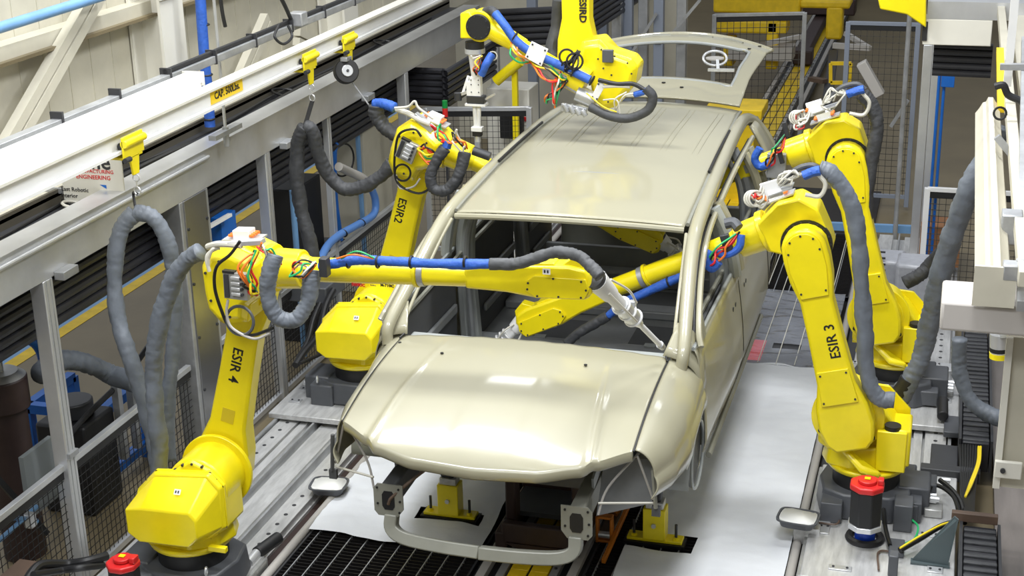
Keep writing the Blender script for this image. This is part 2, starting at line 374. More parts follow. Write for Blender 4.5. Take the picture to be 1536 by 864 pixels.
# ================================================================ the minivan body shell
def lerp(a, b, t): return a+(b-a)*t
def pw(t, K):
    """piecewise smooth interpolation through (t, value...) rows"""
    if t <= K[0][0]: return K[0][1:]
    for a, b in zip(K, K[1:]):
        if t <= b[0]:
            s = (t-a[0])/(b[0]-a[0]); s = s*s*(3-2*s)*.35+s*.65
            return tuple(lerp(p, q, s) for p, q in zip(a[1:], b[1:]))
    return K[-1][1:]
def build_car():
    car = empty('minivan_body', (0, 8.2, .55), 'bare beige primered minivan body shell with raised tailgate on the conveyor between the robots', 'car body')
    car.rotation_euler.z = 0
    # ---- hood
    def yfront(ax): return pw(ax, [(0, 5.885), (.3, 5.90), (.5, 5.945), (.56, 6.0), (.72, 6.09), (.80, 6.17)])[0]
    def ztop(ax, y):
        zr = 1.268-.035*(ax/.75)**2
        yf = yfront(ax); t = max(0, min(1, (6.97-y)/(6.97-yf)))
        zf_ = pw(ax, [(0, 1.045), (.3, 1.055), (.5, 1.085), (.72, 1.125), (.80, 1.09)])[0]
        return zr-(zr-zf_)*(t**2.3)
    def ridge(x, t):
        z = 0
        c = lerp(.44, .545, t); z += .010*math.exp(-((abs(x)-c)/.016)**2)*min(1, t*1.6)
        z += .012*(1/(1+math.exp(-(abs(x)-lerp(.13, .17, t))/.012)))*-min(1, t*1.3)*.25*max(0, 1-max(0, t-.8)*5)
        return z
    def hood(u, v):
        x = (v*2-1)*.715; ax = abs(x); yf = yfront(ax); uu = u*1.10
        if uu <= 1:
            yr = 6.96+.004*math.sin(x*40); y = lerp(yr, yf, uu); return (x, y, ztop(ax, y)+ridge(x, uu))
        k = (uu-1)/.10; return (x, yf+.004*k-.012*math.sin(k*1.57)+.012*k*k, ztop(ax, yf)+ridge(x, 1)-.05*k)
    MB().grid(hood, 66, 120).build('hood', CARP, car, solid=.006, ang=60)
    for s in (1, -1):
        e = [(s*.719, lerp(6.90, 6.085, i/14), ztop(.719, lerp(6.90, 6.085, i/14))+.001) for i in range(15)]
        MB().tube(e, .0055 if s > 0 else .0025, n=6, sm=2).build('hood_gap', BLK, car)
        MB().tube([(s*.719, 6.90, 1.245), (s*.70, 6.96, 1.262)], .005, n=6, sm=3).build('hood_gap', BLK, car)
    bolts('hood_hole', [(-.42, 6.72, 1.256), (.34, 6.72, 1.262), (-.70, 6.85, 1.238)], (0, 0, 1), .009, .004, BLK, car)
    # ---- fenders
    def arch(y, yc, r, z0, zc): 
        d = r*r-(y-yc)**2
        return max(z0, zc+math.sqrt(d)) if d > 0 else z0
    def fender(s):
        def f(u, v):
            y = lerp(6.99, 6.10, u)
            ax0 = .724; z0 = ztop(.72, y)-.002
            W_ = pw(u, [(0, .895), (.3, .905), (.55, .90), (.8, .875), (1, .815)])[0]
            if s < 0: W_ -= pw(u, [(0, .0), (.12, .05), (.5, .10), (1, .055)])[0]
            zb = pw(u, [(0, .60), (.02, .60), (.30, .64), (.55, .86), (1, .90)])[0]
            zb = max(zb, arch(y, 6.82, .34, 0, .64)) 
            yy = y-(0 if u < .8 else 0)
            if v < .5:
                k = v/.5; a = k*math.pi/2
                x = ax0+(W_-ax0)*math.sin(a)**1.15; z = z0-(.16 if u < .8 else lerp(.16, .12, (u-.8)/.2))*(1-math.cos(a))
            else:
                k = (v-.5)/.5; zs = z0-(.16 if u < .8 else lerp(.16, .12, (u-.8)/.2)); zb2 = min(zb, zs-.01)
                z = lerp(zs, zb2, k); x = W_+.022*math.sin(k*math.pi)-.01*k
                if u > .75: yy = y-(.03*k)*(u-.75)/.25
            return (s*x, yy, z)
        o = MB().grid(f, 60, 26).build('fender', CARP, car, solid=.006, ang=60)
        b = MB().grid(lambda u, v: (s*lerp(.62, .895, v), 6.84+.27*math.cos(math.pi*u), .70+.25*math.sin(math.pi*u)), 20, 2)
        b.build('wheel_housing', CARL, car, solid=.004)
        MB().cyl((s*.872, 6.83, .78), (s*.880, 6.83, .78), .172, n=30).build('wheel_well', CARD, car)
        MB().torus((s*.895, 6.83, .78), (1, 0, 0), .175, .008, 30, 6, 0, 2*math.pi).build('arch_rim', CARL, car)
    fender(1); fender(-1)
    # ---- body sides
    def side(s):
        def f(u, v):
            y = lerp(6.985, 10.42, u)
            zb = max(.60, arch(y, 9.72, .34, 0, .62)); zt = lerp(1.285, 1.335, u)
            W_ = pw(u, [(0, .885), (.06, .885), (.35, .905), (.8, .90), (1, .86)])[0]
            z = lerp(zt, zb, v); k = (zt-z)/(zt-.60)
            x = W_-.03+.055*math.sin(min(1, k*1.25)*math.pi/2)-.05*max(0, k-.75)/.25*.9
            if v < .06: x -= .012*(1-v/.06)
            return (s*x, y, z)
        MB().grid(f, 80, 24).build('body_side', CARP, car, solid=.006, ang=50)
        for yy in (8.22, 9.42):
            u = (yy-6.985)/(10.42-6.985)
            e = [Vector(f(u, v/10))+Vector((s*.003, 0, 0)) for v in range(11)]
            MB().tube(e, .0035, n=5, sm=1).build('door_gap', BLK, car)
        e = [Vector((s*.895, y, .60)) for y in (7.2, 7.8, 8.6, 9.35)]
        MB().tube(e, .017, n=8, sm=3).build('sill_strip', CARE, car)
        # windows: lower frame, pillars
        belt = [Vector(f(u/20, 0.0))+Vector((-s*.004, 0, .004)) for u in range(0, 20)]
        MB().tube(belt, .012, n=6, sm=1).build('belt_flange', CARL, car)
        inner = [Vector(p)+Vector((-s*.06, 0, -.01)) for p in belt]
        MB().tube(inner, .014, n=6, sm=1).build('belt_flange', CARE, car)
        # handle holes
        hs = [Vector(f((y-6.985)/3.435, .22))+Vector((s*.004, 0, 0)) for y in (7.98, 8.06, 8.40, 8.47)]
        b = MB()
        for h in hs: b.cyl(h-Vector((s*.002, 0, 0)), h+Vector((s*.002, 0, 0)), .014, n=10)
        b.build('handle_hole', BLK, car, kind='stuff')
    side(1); side(-1)
    # ---- roof
    def rw(t): return pw(t, [(0, .655), (.3, .645), (.7, .615), (1, .59)])[0]
    def rz(t): return pw(t, [(0, 1.700), (.12, 1.728), (.35, 1.765), (.65, 1.79), (.9, 1.785), (1, 1.765)])[0]
    def roof(u, v):
        a = v*2-1; x = a*rw(u); y = lerp(7.72-.055*(1-a*a), 10.28+.03*(1-a*a), u)
        z = rz(u)+.035*(1-a*a)**.8
        if u > .98: z -= .004
        return (x, y, z)
    MB().grid(roof, 60, 60).build('roof_panel', CARP, car, solid=.006, ang=60)
    for c in (-.50, -.30, -.10, .10, .30, .50):
        for dd in (-.017, .017):
            q = [Vector(roof(uu, ((c+dd)/rw(uu)+1)/2))+Vector((0, 0, dz)) for uu, dz in ((.44, -.004), (.50, .001), (.6, .0025), (.7, .003), (.8, .003), (.88, .001), (.93, -.004))]
            MB().tube(q, .0048, n=8, sm=4).build('roof_rib', CARP, car)
    hd = [(a*rw(0)*1.0, 7.70-.055*(1-a*a), rz(0)-.012+.03*(1-a*a)) for a in [i/8-1 for i in range(17)]]
    MB().tube(hd, .018, n=8, sm=1).build('windshield_header', CARP, car)
    for s in (1, -1):
        rail = [(.79, 6.90, 1.20), (.795, 6.95, 1.30), (.765, 7.2, 1.44), (.732, 7.5, 1.60), (.715, 7.78, 1.690), (.70, 8.3, 1.735), (.675, 9.0, 1.765), (.655, 9.7, 1.775), (.655, 10.1, 1.75), (.70, 10.28, 1.68), (.775, 10.36, 1.55), (.835, 10.40, 1.38), (.85, 10.42, 1.28)]
        rail = [(s*x, y, z) for x, y, z in rail]
        MB().tube(rail, lambda t: .030+.012*math.sin(min(1, t*2.2)*math.pi/2), n=14, sm=8).build('roof_side_rail', CARP, car, ang=80)
        ins = [(s*.735, 6.97, 1.27), (s*.715, 7.2, 1.42), (s*.69, 7.5, 1.59), (s*.672, 7.68, 1.675)]
        MB().tube(ins, .010, n=8).build('windshield_flange', CARP, car)
        ca = [(.69, 6.94, 1.256), (.75, 6.93, 1.252), (.82, 6.93, 1.222), (.868, 6.94, 1.16), (.892, 6.95, 1.05)]
        cb_ = [(.735, 7.10, 1.38), (.79, 7.10, 1.365), (.845, 7.09, 1.31), (.876, 7.08, 1.24), (.894, 7.06, 1.08)]
        MB().grid(lambda u, v: [s*Vector(spline(ca, 4)[round(v*16)]).lerp(Vector(spline(cb_, 4)[round(v*16)]), u)[0], *Vector(spline(ca, 4)[round(v*16)]).lerp(Vector(spline(cb_, 4)[round(v*16)]), u)[1:]], 3, 16).build('pillar_base', CARP, car, solid=.006)
        dt = [(s*(rw(i/12)+.012), lerp(7.75, 10.22, i/12), rz(i/12)+.006) for i in range(13)]
        MB().tube(dt, .012, n=6, sm=3).build('roof_ditch_seam', CARE, car)
        MB().tube([(s*.652, 8.55, 1.790), (s*.642, 9.0, 1.806), (s*.632, 9.5, 1.812)], .009, n=6).build('rail_slot', BLK, car)
        # door frame and pillars
        fr = [(.872, 7.02, 1.29), (.845, 7.10, 1.36), (.80, 7.42, 1.53), (.775, 7.75, 1.63), (.765, 8.2, 1.68), (.755, 9.0, 1.71), (.745, 9.8, 1.70)]
        MB().tube([(s*x, y, z) for x, y, z in fr], .017, n=8).build('door_frame', CARP, car)
        MB().tube([(s*(x-.028), y+.02, z-.02) for x, y, z in fr], .009, n=6).build('door_seal', BLK, car)
        for y0, w, m in ((8.14, .035, CARL), (8.26, .035, CARP), (9.38, .03, CARP), (9.52, .04, CARE)):
            p = [(s*.882, y0+.02, 1.29), (s*.862, y0, 1.42), (s*.82, y0-.02, 1.57), (s*.755, y0-.02, 1.70)]
            MB().tube(p, w, n=8).build('pillar', m, car)
        q = MB().grid(lambda u, v: (s*lerp(.868, .70, v**1.6), lerp(10.02, 10.38-.06*v, u), lerp(1.31, 1.72, v)), 3, 6)
        q.build('rear_quarter', CARP, car, solid=.02)
        MB().prism([(s*.865, 7.06, 1.28), (s*.865, 7.22, 1.285), (s*.815, 7.30, 1.46), (s*.82, 7.24, 1.46)], (-s*.01, 0, 0)).build('mirror_patch', CARE, car)
    # ---- interior
    MB().bb(-.83, .83, 6.98, 10.38, .60, .635).build('floor_pan', CARI, car, bevel=.004)
    for y0, h in ((7.62, .05), (8.28, .07), (9.02, .06), (9.62, .10)):
        MB().bb(-.78, .78, y0, y0+.14, .635, .635+h).build('cross_member', CARI, car, bevel=.012)
    MB().bb(-.11, .11, 7.0, 8.3, .635, .72).build('floor_tunnel', CARI, car, bevel=.03)
    for x0, y0, w, l in ((.16, 8.48, .50, .42), (-.66, 8.48, .50, .42), (.16, 7.80, .42, .36), (-.58, 7.80, .42, .36), (-.6, 9.2, 1.2, .36)):
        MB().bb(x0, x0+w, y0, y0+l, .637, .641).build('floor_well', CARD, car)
    for x0, y0 in ((.30, 8.38), (-.4, 8.38), (.5, 9.1)): MB().bb(x0, x0+.07, y0, y0+.05, .70, .712).build('seat_bracket', CARL, car)
    MB().bb(-.70, .70, 9.80, 9.84, .635, .86).build('rear_bulkhead', CARI, car)
    MB().bb(-.72, .72, 10.30, 10.36, .62, 1.05).build('rear_panel', CARE, car, bevel=.01)
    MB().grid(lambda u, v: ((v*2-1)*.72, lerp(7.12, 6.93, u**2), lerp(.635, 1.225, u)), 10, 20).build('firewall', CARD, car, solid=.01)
    MB().bar((-.70, 7.16, 1.10), (.70, 7.16, 1.10), .05, .05).build('dash_beam', CARD, car, bevel=.01)
    MB().bb(-.70, .70, 6.955, 7.06, 1.20, 1.225).build('cowl_tray', CARL, car, bevel=.008)
    for s in (1, -1):
        for k, (y0, y1, z1) in enumerate(((7.10, 8.05, 1.27), (8.45, 9.30, 1.29), (9.6, 10.3, 1.30))):
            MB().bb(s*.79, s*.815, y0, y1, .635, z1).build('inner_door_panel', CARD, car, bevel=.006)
            MB().bb(s*.765, s*.79, y0+.05, y1-.05, .98, 1.04).build('inner_beam', CARI, car, bevel=.01)
            MB().bb(s*.765, s*.79, y0+.12, y1-.12, .78, .83).build('inner_beam', CARI, car, bevel=.01)
        for y0, w in ((8.24, .07), (9.44, .055)):
            p = [(s*.76, y0, .64), (s*.775, y0, .95), (s*.79, y0+.01, 1.25), (s*.76, y0, 1.50), (s*.66, y0, 1.70)]
            MB().tube(p, lambda t, w=w: w*(1-.25*t), n=10).build('inner_pillar', CARL if y0 < 9 else CARI, car)
            MB().tube([(s*(abs(a)-.04), b-.02-w, c) for a, b, c in p], .02, n=8).build('inner_pillar', CARI, car)
        MB().tube([(s*.60, 7.8, 1.68), (s*.60, 8.8, 1.74), (s*.57, 9.8, 1.74)], .03, n=8).build('inner_roof_rail', CARI, car)
    for y0 in (8.4, 9.2, 9.95): MB().tube([(-.6, y0, 1.735), (0, y0, 1.77), (.6, y0, 1.735)], .025, n=8).build('roof_bow', CARI, car)
    MB().tube([(-.55, 10.27, 1.74), (0, 10.29, 1.775), (.55, 10.27, 1.74)], .03, n=8).build('rear_header', CARE, car)
    # ---- tailgate, raised
    H0 = Vector((0, 10.31, 1.80))
    def hatch(u, v):
        a = v*2-1; w = pw(u, [(0, .585), (.35, .60), (.75, .655), (1, .70)])[0]
        y = 10.30+u*(.93+.28*(1-a*a))+.03*(1-a*a); z = 1.79+.035*(1-abs(a)**2)+u*.255+.03*math.sin(u*math.pi)+.02*u*(1-a*a)
        if u > .86: z += -.03*(u-.86)/.14
        z += .010*math.exp(-((u-.82)/.015)**2)-.008*math.exp(-((u-.13+.03*math.cos(a*9))/.02)**2)
        return (a*w, y, z)
    def hole(u, v):
        a = abs(v*2-1); return .22 < u < .76 and a < .82
    MB().grid(hatch, 50, 70, hole).build('tailgate', CARP, car, solid=.016, ang=50)
    rim = [hatch(.22, .09+.82*i/12) for i in range(13)]+[hatch(.5, .91)]+[hatch(.76, .91-.82*i/12) for i in range(13)]+[hatch(.5, .09), hatch(.22, .09)]
    MB().tube(rim, .013, n=8, sm=2).build('tailgate_window_rim', CARL, car)
    MB().tube([Vector(hatch(.97, i/16))+Vector((0, 0, .006)) for i in range(17)], .014, n=8, sm=2).build('tailgate_lower_lip', CARP, car)
    for v0, v1 in ((.25, .42), (.52, .66), (.72, .84)):
        MB().tube([Vector(hatch(.88, v0))+Vector((0, 0, .004)), Vector(hatch(.88, (v0+v1)/2))+Vector((0, 0, .010)), Vector(hatch(.88, v1))+Vector((0, 0, .004))], .014, n=8).build('pressed_rib', CARE, car)
    bolts('tailgate_hole', [Vector(hatch(.16, .5))+Vector((0, 0, .01)), Vector(hatch(.12, .62))+Vector((0, 0, .01)), Vector(hatch(.8, .9))+Vector((0, 0, .01)), Vector(hatch(.93, .93))+Vector((0, 0, .01))], (0, 0, 1), .014, .004, BLK, car)
    # ---- front structure
    for s in (1, -1):
        P = Vector((s*.468, 6.0, .77))
        out = [(-.075, .085), (.055, .085), (.075, .06), (.075, -.06), (.055, -.085), (-.045, -.085), (-.075, -.045)]
        pl = MB().prism([(P.x+s*a*1.0, P.y, P.z+b) for a, b in out], (0, .008, 0)).build('rail_end_plate', CARE, car)
        MB().prism([(P.x+a, P.y-.002, P.z+b) for a, b in ((-.02, .05), (.02, .05), (.032, .03), (.032, -.03), (.02, -.05), (-.02, -.05), (-.032, -.03), (-.032, .03))], (0, .003, 0)).build('rail_mouth', BLK, pl)
        bolts('plate_hole', [(P.x+a, P.y, P.z+b) for a, b in ((-.055, .065), (.055, .065), (-.055, -.02), (.055, -.06), (.06, 0))], (0, -1, 0), .006, .004, BLK, pl)
        r = MB(); r.bar((s*.47, 6.01, .79), (s*.47, 6.35, .80), .075, .12); r.bar((s*.47, 6.33, .80), (s*.50, 6.95, .70), .085, .12)
        r.build('frame_rail', CARE if s > 0 else CARD, car, bevel=.01)
        MB().bar((s*.50, 6.2, .86), (s*.47, 6.9, 1.0), .012, .10).build('apron_panel', CARL if s > 0 else CARI, car)
        MB().tube([(s*.73, 6.15, 1.09), (s*.60, 6.08, .93), (s*.56, 6.05, .80)], .006, n=6).build('headlight_brace', PIPE, car)
        MB().tube([(s*.56, 6.05, .86), (s*.80, 6.15, .84)], .006, n=6, sm=3).build('headlight_brace', WHW, car)
        MB().tube([(s*.73, 6.12, 1.09), (s*.80, 6.15, .86)], .006, n=6, sm=3).build('headlight_brace', PIPE, car)
        MB().tube([(s*.80, 6.14, 1.02), (s*.815, 6.14, .82)], .011, n=6, sm=3).build('headlight_post', CARD if s < 0 else CARE, car)
        MB().box((s*.815, 6.15, .80), (.04, .02, .05)).build('bracket', CARD, car)
        b = MB().tube([(s*.46, 6.02, .69), (s*.455, 6.0, .62), (s*.38, 5.98, .585), (s*.2, 5.965, .575), (0, 5.96, .572)], .044, n=4, sm=5)
        b.build('radiator_support', CARE if s > 0 else CARE, car, bevel=.006)
    MB().tube([(-.47, 6.0, .75), (-.44, 6.0, .80), (-.30, 6.06, .92), (-.18, 6.12, 1.00)], .008, n=6).build('prop_rod', BROWN, car)
    MB().bb(-.40, .40, 6.62, 6.68, .62, 1.15).build('engine_bay_bulkhead', CARD, car)
    MB().bb(-.62, .62, 6.50, 6.54, 1.0, 1.06).build('engine_bay_cross_bar', CARD, car)
    MB().prism([(.52, 6.18, .72), (.78, 6.22, .80), (.78, 6.25, 1.02), (.55, 6.22, 1.0)], (0, .01, 0)).build('inner_fender_panel', CARI, car)
    # lug and ring holder in the tailgate window
    c = Vector(hatch(.46, .76)); c.z += .05
    g = empty('window_clamp', c, 'white ring clamp on an arm standing in the tailgate window opening', 'clamp')
    MB().torus(c, (0.1, -.5, 1), .085, .010, 28, 8).build('ring', ALU, g)
    MB().cyl(c-Vector((0, 0, .004)), c+Vector((0, 0, .004)), .068, n=20).build('lens', PIPE, g)
    MB().bar(c+Vector((.03, -.08, 0)), c+Vector((.05, -.17, -.05)), .022, .02).build('arm', ALU, g)
    MB().bar(c+Vector((-.02, -.18, -.05)), c+Vector((.17, -.19, -.045)), .024, .02).build('arm', ALU, g)
    return car
car = build_car()
# ================================================================ robots
UP = Vector((0, 0, 1))
def wires(pts_list, cols, parent, r=.005, name='wire'):
    for pts, c in zip(pts_list, cols): MB().tube(pts, r, n=6, sm=5).build(name, c, parent)
def bundle(a, b, cols, parent, sag=.06, out=(0, -1, 0), r=.0045, seed=0):
    rnd = random.Random(seed); a, b, out = Vector(a), Vector(b), Vector(out)
    for c in cols:
        j = lambda k: Vector((rnd.uniform(-k, k), rnd.uniform(-k, k), rnd.uniform(-k, k)))
        m = (a+b)/2+out*sag*rnd.uniform(.4, 1.2)+Vector((0, 0, -sag*rnd.uniform(-.9, .9)))+j(.03)
        MB().tube([a+j(.012), a.lerp(m, .5)+j(.025)+out*sag*.4, m, m.lerp(b, .5)+j(.025)+out*sag*.4, b+j(.012)], r, n=6, sm=4).build('wire', c, parent)
def P2(o, U, W_, u, w): return o+U*u+W_*w
def robot_upper(root, s, by, J3, U, L, blk=True, tooth=True, casing_k=1.):
    """casing at J3, forearm and wrist housing; U forearm direction, all in the plane by+.05*s"""
    side = Vector((0, s, 0)); Wd = (UP-U*UP.dot(U)).normalized(); F = J3.copy(); F.y = by+.05*s
    k = casing_k
    out = [(-.13, .02), (-.13, .16), (-.06, .25), (.06, .265), (.17, .215), (.20, .20), (.20, .03), (.10, -.04), (.08, -.13), (-.06, -.145), (-.12, -.07)]
    A = [P2(F, U, Wd, a*k, b*k)-side*.10 for a, b in out]
    c = MB(); c.prism(A, side*.22); c.prism(A, -side*.06, .22); cas = c.build('elbow_housing', YEL, root, bevel=.012)
    bolts('bolt', [P2(F, U, Wd, a, b)-side*.163 for a, b in ((-.08, .14), (.0, .20), (.10, .17), (.14, .10), (-.07, .0), (.02, -.08))], -side, .007, .004, DGREY, cas)
    o = F+Wd*.12
    MB().cyl(o+U*.18, o+U*.22, .118, n=28).build('collar', YEL, root, bevel=.004)
    MB().cyl(o+U*.22, o+U*.36, .100, .094, n=28).build('forearm_drum', YEL, root, bevel=.006)
    MB().cyl(o+U*.36, o+U*.40, .075, .06, n=24).build('collar', YEL, root)
    MB().cyl(o+U*.40, o+U*(L-.55), .060, .054, n=24).build('forearm', YEL, root)
    MB().cyl(o+U*(L*.52), o+U*(L*.52+.018), .068, n=24).build('flange', YEL, root, bevel=.003)
    MB().cyl(o+U*(L*.52+.022), o+U*(L*.52+.05), .062, n=24).build('clamp_band', ALUD, root)
    w = [(L-.60, .050), (L-.46, .072), (L-.10, .078), (L-.02, .06), (L, .02), (L, -.06), (L-.03, -.085), (L-.26, -.085), (L-.40, -.062), (L-.60, -.050)]
    A = [P2(o, U, Wd, a, b)-side*.055 for a, b in w]
    h = MB().prism(A, side*.11).build('wrist_housing', YEL, root, bevel=.014)
    w2 = [(L-.30, .0), (L-.26, .03), (L-.02, .02), (L-.005, -.03), (L-.03, -.075), (L-.26, -.075), (L-.31, -.04)]
    A = [P2(o, U, Wd, a, b)-side*.055 for a, b in w2]
    cp = MB().prism(A, -side*.012).build('cover_plate', YEL, h, bevel=.003)
    bolts('bolt', [P2(o, U, Wd, a, b)-side*.067 for a, b in ((L-.29, -.005), (L-.17, .02), (L-.04, .01), (L-.02, -.03), (L-.045, -.066), (L-.15, -.066), (L-.25, -.066), (L-.295, -.035))], -side, .005, .004, DGREY, cp)
    A = [P2(o, U, Wd, a, b)-side*.058 for a, b in w2]
    cp = MB().prism([p+side*.113 for p in A], side*.012).build('cover_plate', YEL, h, bevel=.003)
    bolts('bolt', [P2(o, U, Wd, a, b)+side*.067 for a, b in ((L-.29, -.005), (L-.17, .02), (L-.04, .01), (L-.02, -.03), (L-.045, -.066), (L-.15, -.066), (L-.25, -.066), (L-.295, -.035))], side, .005, .004, DGREY, cp)
    if tooth:
        q = [P2(o, U, Wd, a, b)-side*.04 for a, b in ((L-.14, .07), (L-.08, .115), (L-.02, .085), (L-.01, .05))]
        MB().prism(q, side*.07).build('wrist_lug', YEL, h, bevel=.004)
        q = [P2(o, U, Wd, a, b)-side*.045 for a, b in ((L-.36, .07), (L-.34, .085), (L-.17, .085), (L-.16, .07))]
        MB().prism(q, side*.08).build('wrist_ridge', YEL, h, bevel=.004)
    return o, Wd, F
def plate_label(p, xd, yd, parent, m=None):
    xd = Vector(xd).normalized(); yd = Vector(yd).normalized(); n = xd.cross(yd)
    b = MB().prism([p+xd*a*.018+yd*c*.014 for a, c in ((-1, -1), (1, -1), (1, 1), (-1, 1))], n*.0012).build('warning_label', WHT, parent)
    k = MB()
    for a in (-.008, .006): k.prism([p+xd*(a+u)+yd*v+n*.0012 for u, v in ((-.004, -.007), (.004, -.007), (.004, .007), (-.004, .007))], n*.0006)
    k.build('warning_mark', DGREY, b)
def robot(name, label, s, base, J3, WR, num, lpx=None):
    bx, by = base; root = empty('industrial_robot', (bx, by, .07), label, 'robot', 'yellow robots on the travel tracks')
    fw = Vector((s, 0, 0)); side = Vector((0, s, 0)); B = Vector((bx, by, 0))
    K = .90
    def L3(f, sd, z):
        z = .64+(z-.64)*K if z > .175 else z
        return B+fw*f*K+side*sd*K+UP*z
    # base
    m = MB(); m.prism([L3(a, b, .07) for a, b in ((.26, -.20), (.30, 0), (.26, .20), (.12, .27), (-.18, .26), (-.30, .16), (-.30, -.18), (-.18, -.27), (.12, -.27))], UP*.15, .06)
    m.box(L3(-.30, -.05, .14), (.18, .24, .18)); m.box(L3(-.22, -.22, .13), (.16, .14, .17)); m.build('base_casting', GREYM, root, bevel=.012)
    MB().box(L3(-.27, .16, .13), (.12, .10, .10)).build('connector_box', GREYM, root, bevel=.008)
    for k in (-.1, -.04, .02): MB().cyl(L3(-.39, k, .14), L3(-.44, k, .14), .020, n=12).build('plug', ALU, root)
    for f, d in ((.2, -.23), (-.24, -.3)): MB().torus(L3(f, d, .215), (1, .3, 0), .020, .006, 16, 6).build('eye_bolt', ALU, root)
    MB().cyl(L3(0, 0, .17), L3(0, 0, .275), .205*K, n=40).build('swivel_ring', BLK, root, bevel=.004)
    # turret
    t = MB().cyl(L3(0, 0, .275), L3(0, 0, .32), .235*K, .255*K, n=44)
    t.prism([L3(a, b, .315) for a, b in ((.24, -.12), (.28, .02), (.24, .14), (.10, .20), (-.16, .16), (-.22, .0), (-.18, -.2), (.10, -.22))], UP*.13, .12)
    t.cyl(L3(.12, -.10, .66), L3(.12, .17, .66), .185*K, n=40)
    t.prism([L3(a, -.12, z) for a, z in ((-.17, .42), (-.18, .58), (-.08, .72), (.10, .845), (.22, .80), (.30, .70), (.30, .44), (.18, .36), (-.10, .36))], side*.20)
    tur = t.build('turret', YEL, root, bevel=.014)
    # faceted motor cover on the side away from the arm
    O1 = [L3(a, -.11, z) for a, z in ((-.25, .44), (-.245, .63), (-.11, .77), (.24, .80), (.31, .72), (.31, .46), (.20, .37), (-.17, .37))]
    c = MB().prism(O1, -side*.02); cv_ = c.build('cover_rim', YEL, tur, bevel=.003)
    c = MB().prism([p-side*.02 for p in O1], -side*.03, .06)
    O1[0] = O1[0]; O2 = [L3(a, -.155, z) for a, z in ((-.235, .44), (-.23, .62), (-.10, .755), (.225, .785), (.295, .70), (.295, .47), (.19, .385), (-.16, .385))]
    O3 = [L3(a, -.315, z) for a, z in ((-.225, .45), (-.225, .60), (-.12, .615), (.175, .62), (.215, .575), (.215, .47), (.155, .405), (-.155, .40))]
    va = [c.bm.verts.new(p) for p in O2]; vb_ = [c.bm.verts.new(p) for p in O3]; c.face(va[::-1]); c.face(vb_)
    for i in range(8): c.face([va[i], va[(i+1) % 8], vb_[(i+1) % 8], vb_[i]])
    c.build('motor_cover', YEL, tur, bevel=.008)
    rimp = [p.lerp(q, .5 if i % 2 else 0)-side*.022 for i, (p, q) in enumerate(zip(O1, O1[1:]+O1[:1]))]+[p-side*.022 for p in O1]
    cc = sum(O1, Vector())/len(O1); rimp = [cc+(p-cc)*.965 for p in rimp]
    bolts('bolt', rimp, -side, .007, .004, DGREY, cv_)
    plate_label(L3(.08*s, -.245, .71), (1, 0, 0), (0, .6, .8), cv_)
    ringp = [L3(.12+.165*math.cos(a), -.11, .66+.165*math.sin(a)) for a in [math.pi*(.15+.12*i) for i in range(7)]]
    bolts('bolt', ringp, -side, .007, .012, DGREY, tur)
    MB().box(L3(.255, -.17, .335), (.10, .03, .03)).build('stop_lug', YEL, tur, bevel=.004)
    # arm side of the turret: reducer disc, diagonal rib, small cover
    J2 = L3(.12, .25, .66)
    MB().cyl(J2-side*.10, J2-side*.075, .20, n=40).build('reducer_ring', YEL, tur, bevel=.004)
    q = MB().prism([L3(a, b, z) for a, b, z in ((.14, .20, .44), (.22, .20, .52), (.02, .30, .34), (-.10, .30, .33), (-.10, .24, .30), (.0, .22, .32))], UP*.045); q.build('diagonal_rib', YEL, tur, bevel=.02)
    MB().box(L3(-.15, .15, .47), (.16, .10, .24)).build('side_cover', YEL, tur, bevel=.006)
    MB().box(L3(-.19, .05, .49), (.13, .24, .22)).build('rear_cover', YEL, tur, bevel=.012)
    MB().cyl(L3(-.15, .15, .59), L3(-.15, .15, .63), .045, n=20).build('cable_gland', BLK, tur)
    bolts('bolt', [L3(a, .2005, z) for a, z in ((-.22, .57), (-.08, .57), (-.22, .38), (-.08, .38))], side, .007, .004, DGREY, tur)
    bolts('bolt', [L3(.24+.04*math.cos(t), .176, .56+.04*math.sin(t)) for t in (0, 1.2, 2.4, 3.6, 4.8)]+[L3(.0+.04*math.cos(t), .176, .56+.04*math.sin(t)) for t in (0, 1.2, 2.4, 3.6, 4.8)], side, .014, .008, BLK, tur)
    # lower arm
    E = J3.copy(); E.y = J2.y; d = (E-J2); La = d.length; d.normalize(); wv = side.cross(d).normalized(); wv = wv if wv.dot(fw) > 0 else -wv
    prof = [(-.15, .085), (-.10, .13), (.0, .150), (.12, .140), (.26, .102), (La*.5, .092), (La*.72, .088), (La*.84, .115), (La*.95, .122)]
    pts = [J2+d*u+wv*w for u, w in prof]
    pts += [E+d*.122*math.cos(a)+wv*.122*math.sin(a) for a in [math.pi/2*(1-i/5) for i in range(1, 10)]]
    pts += [J2+d*u-wv*w for u, w in prof[::-1]]
    arm = MB().prism([p-side*.06 for p in pts], side*.12).build('lower_arm', YEL, root, bevel=.016)
    fpts = [(La*.80, .09), (La*.95, .10)]
    cvp = [E-d*.26+wv*.075, E-d*.10+wv*.098, E+wv*.095]+[E+d*.10*math.cos(a)+wv*.10*math.sin(a) for a in [math.pi/2*(1-i/4) for i in range(1, 8)]]+[E-wv*.095, E-d*.10-wv*.098, E-d*.26-wv*.075]
    cp = MB().prism([p+side*.06 for p in cvp], side*.012).build('elbow_cover', YEL, arm, bevel=.003)
    bolts('bolt', [E+(p-E)*.88+side*.072 for p in cvp[::2]], side, .006, .004, DGREY, cp)
    cp = MB().prism([J2+d*a+wv*b+side*.06 for a, b in ((.14, .10), (.34, .085), (.34, -.085), (.14, -.10))], side*.012).build('arm_cover', YEL, arm, bevel=.003)
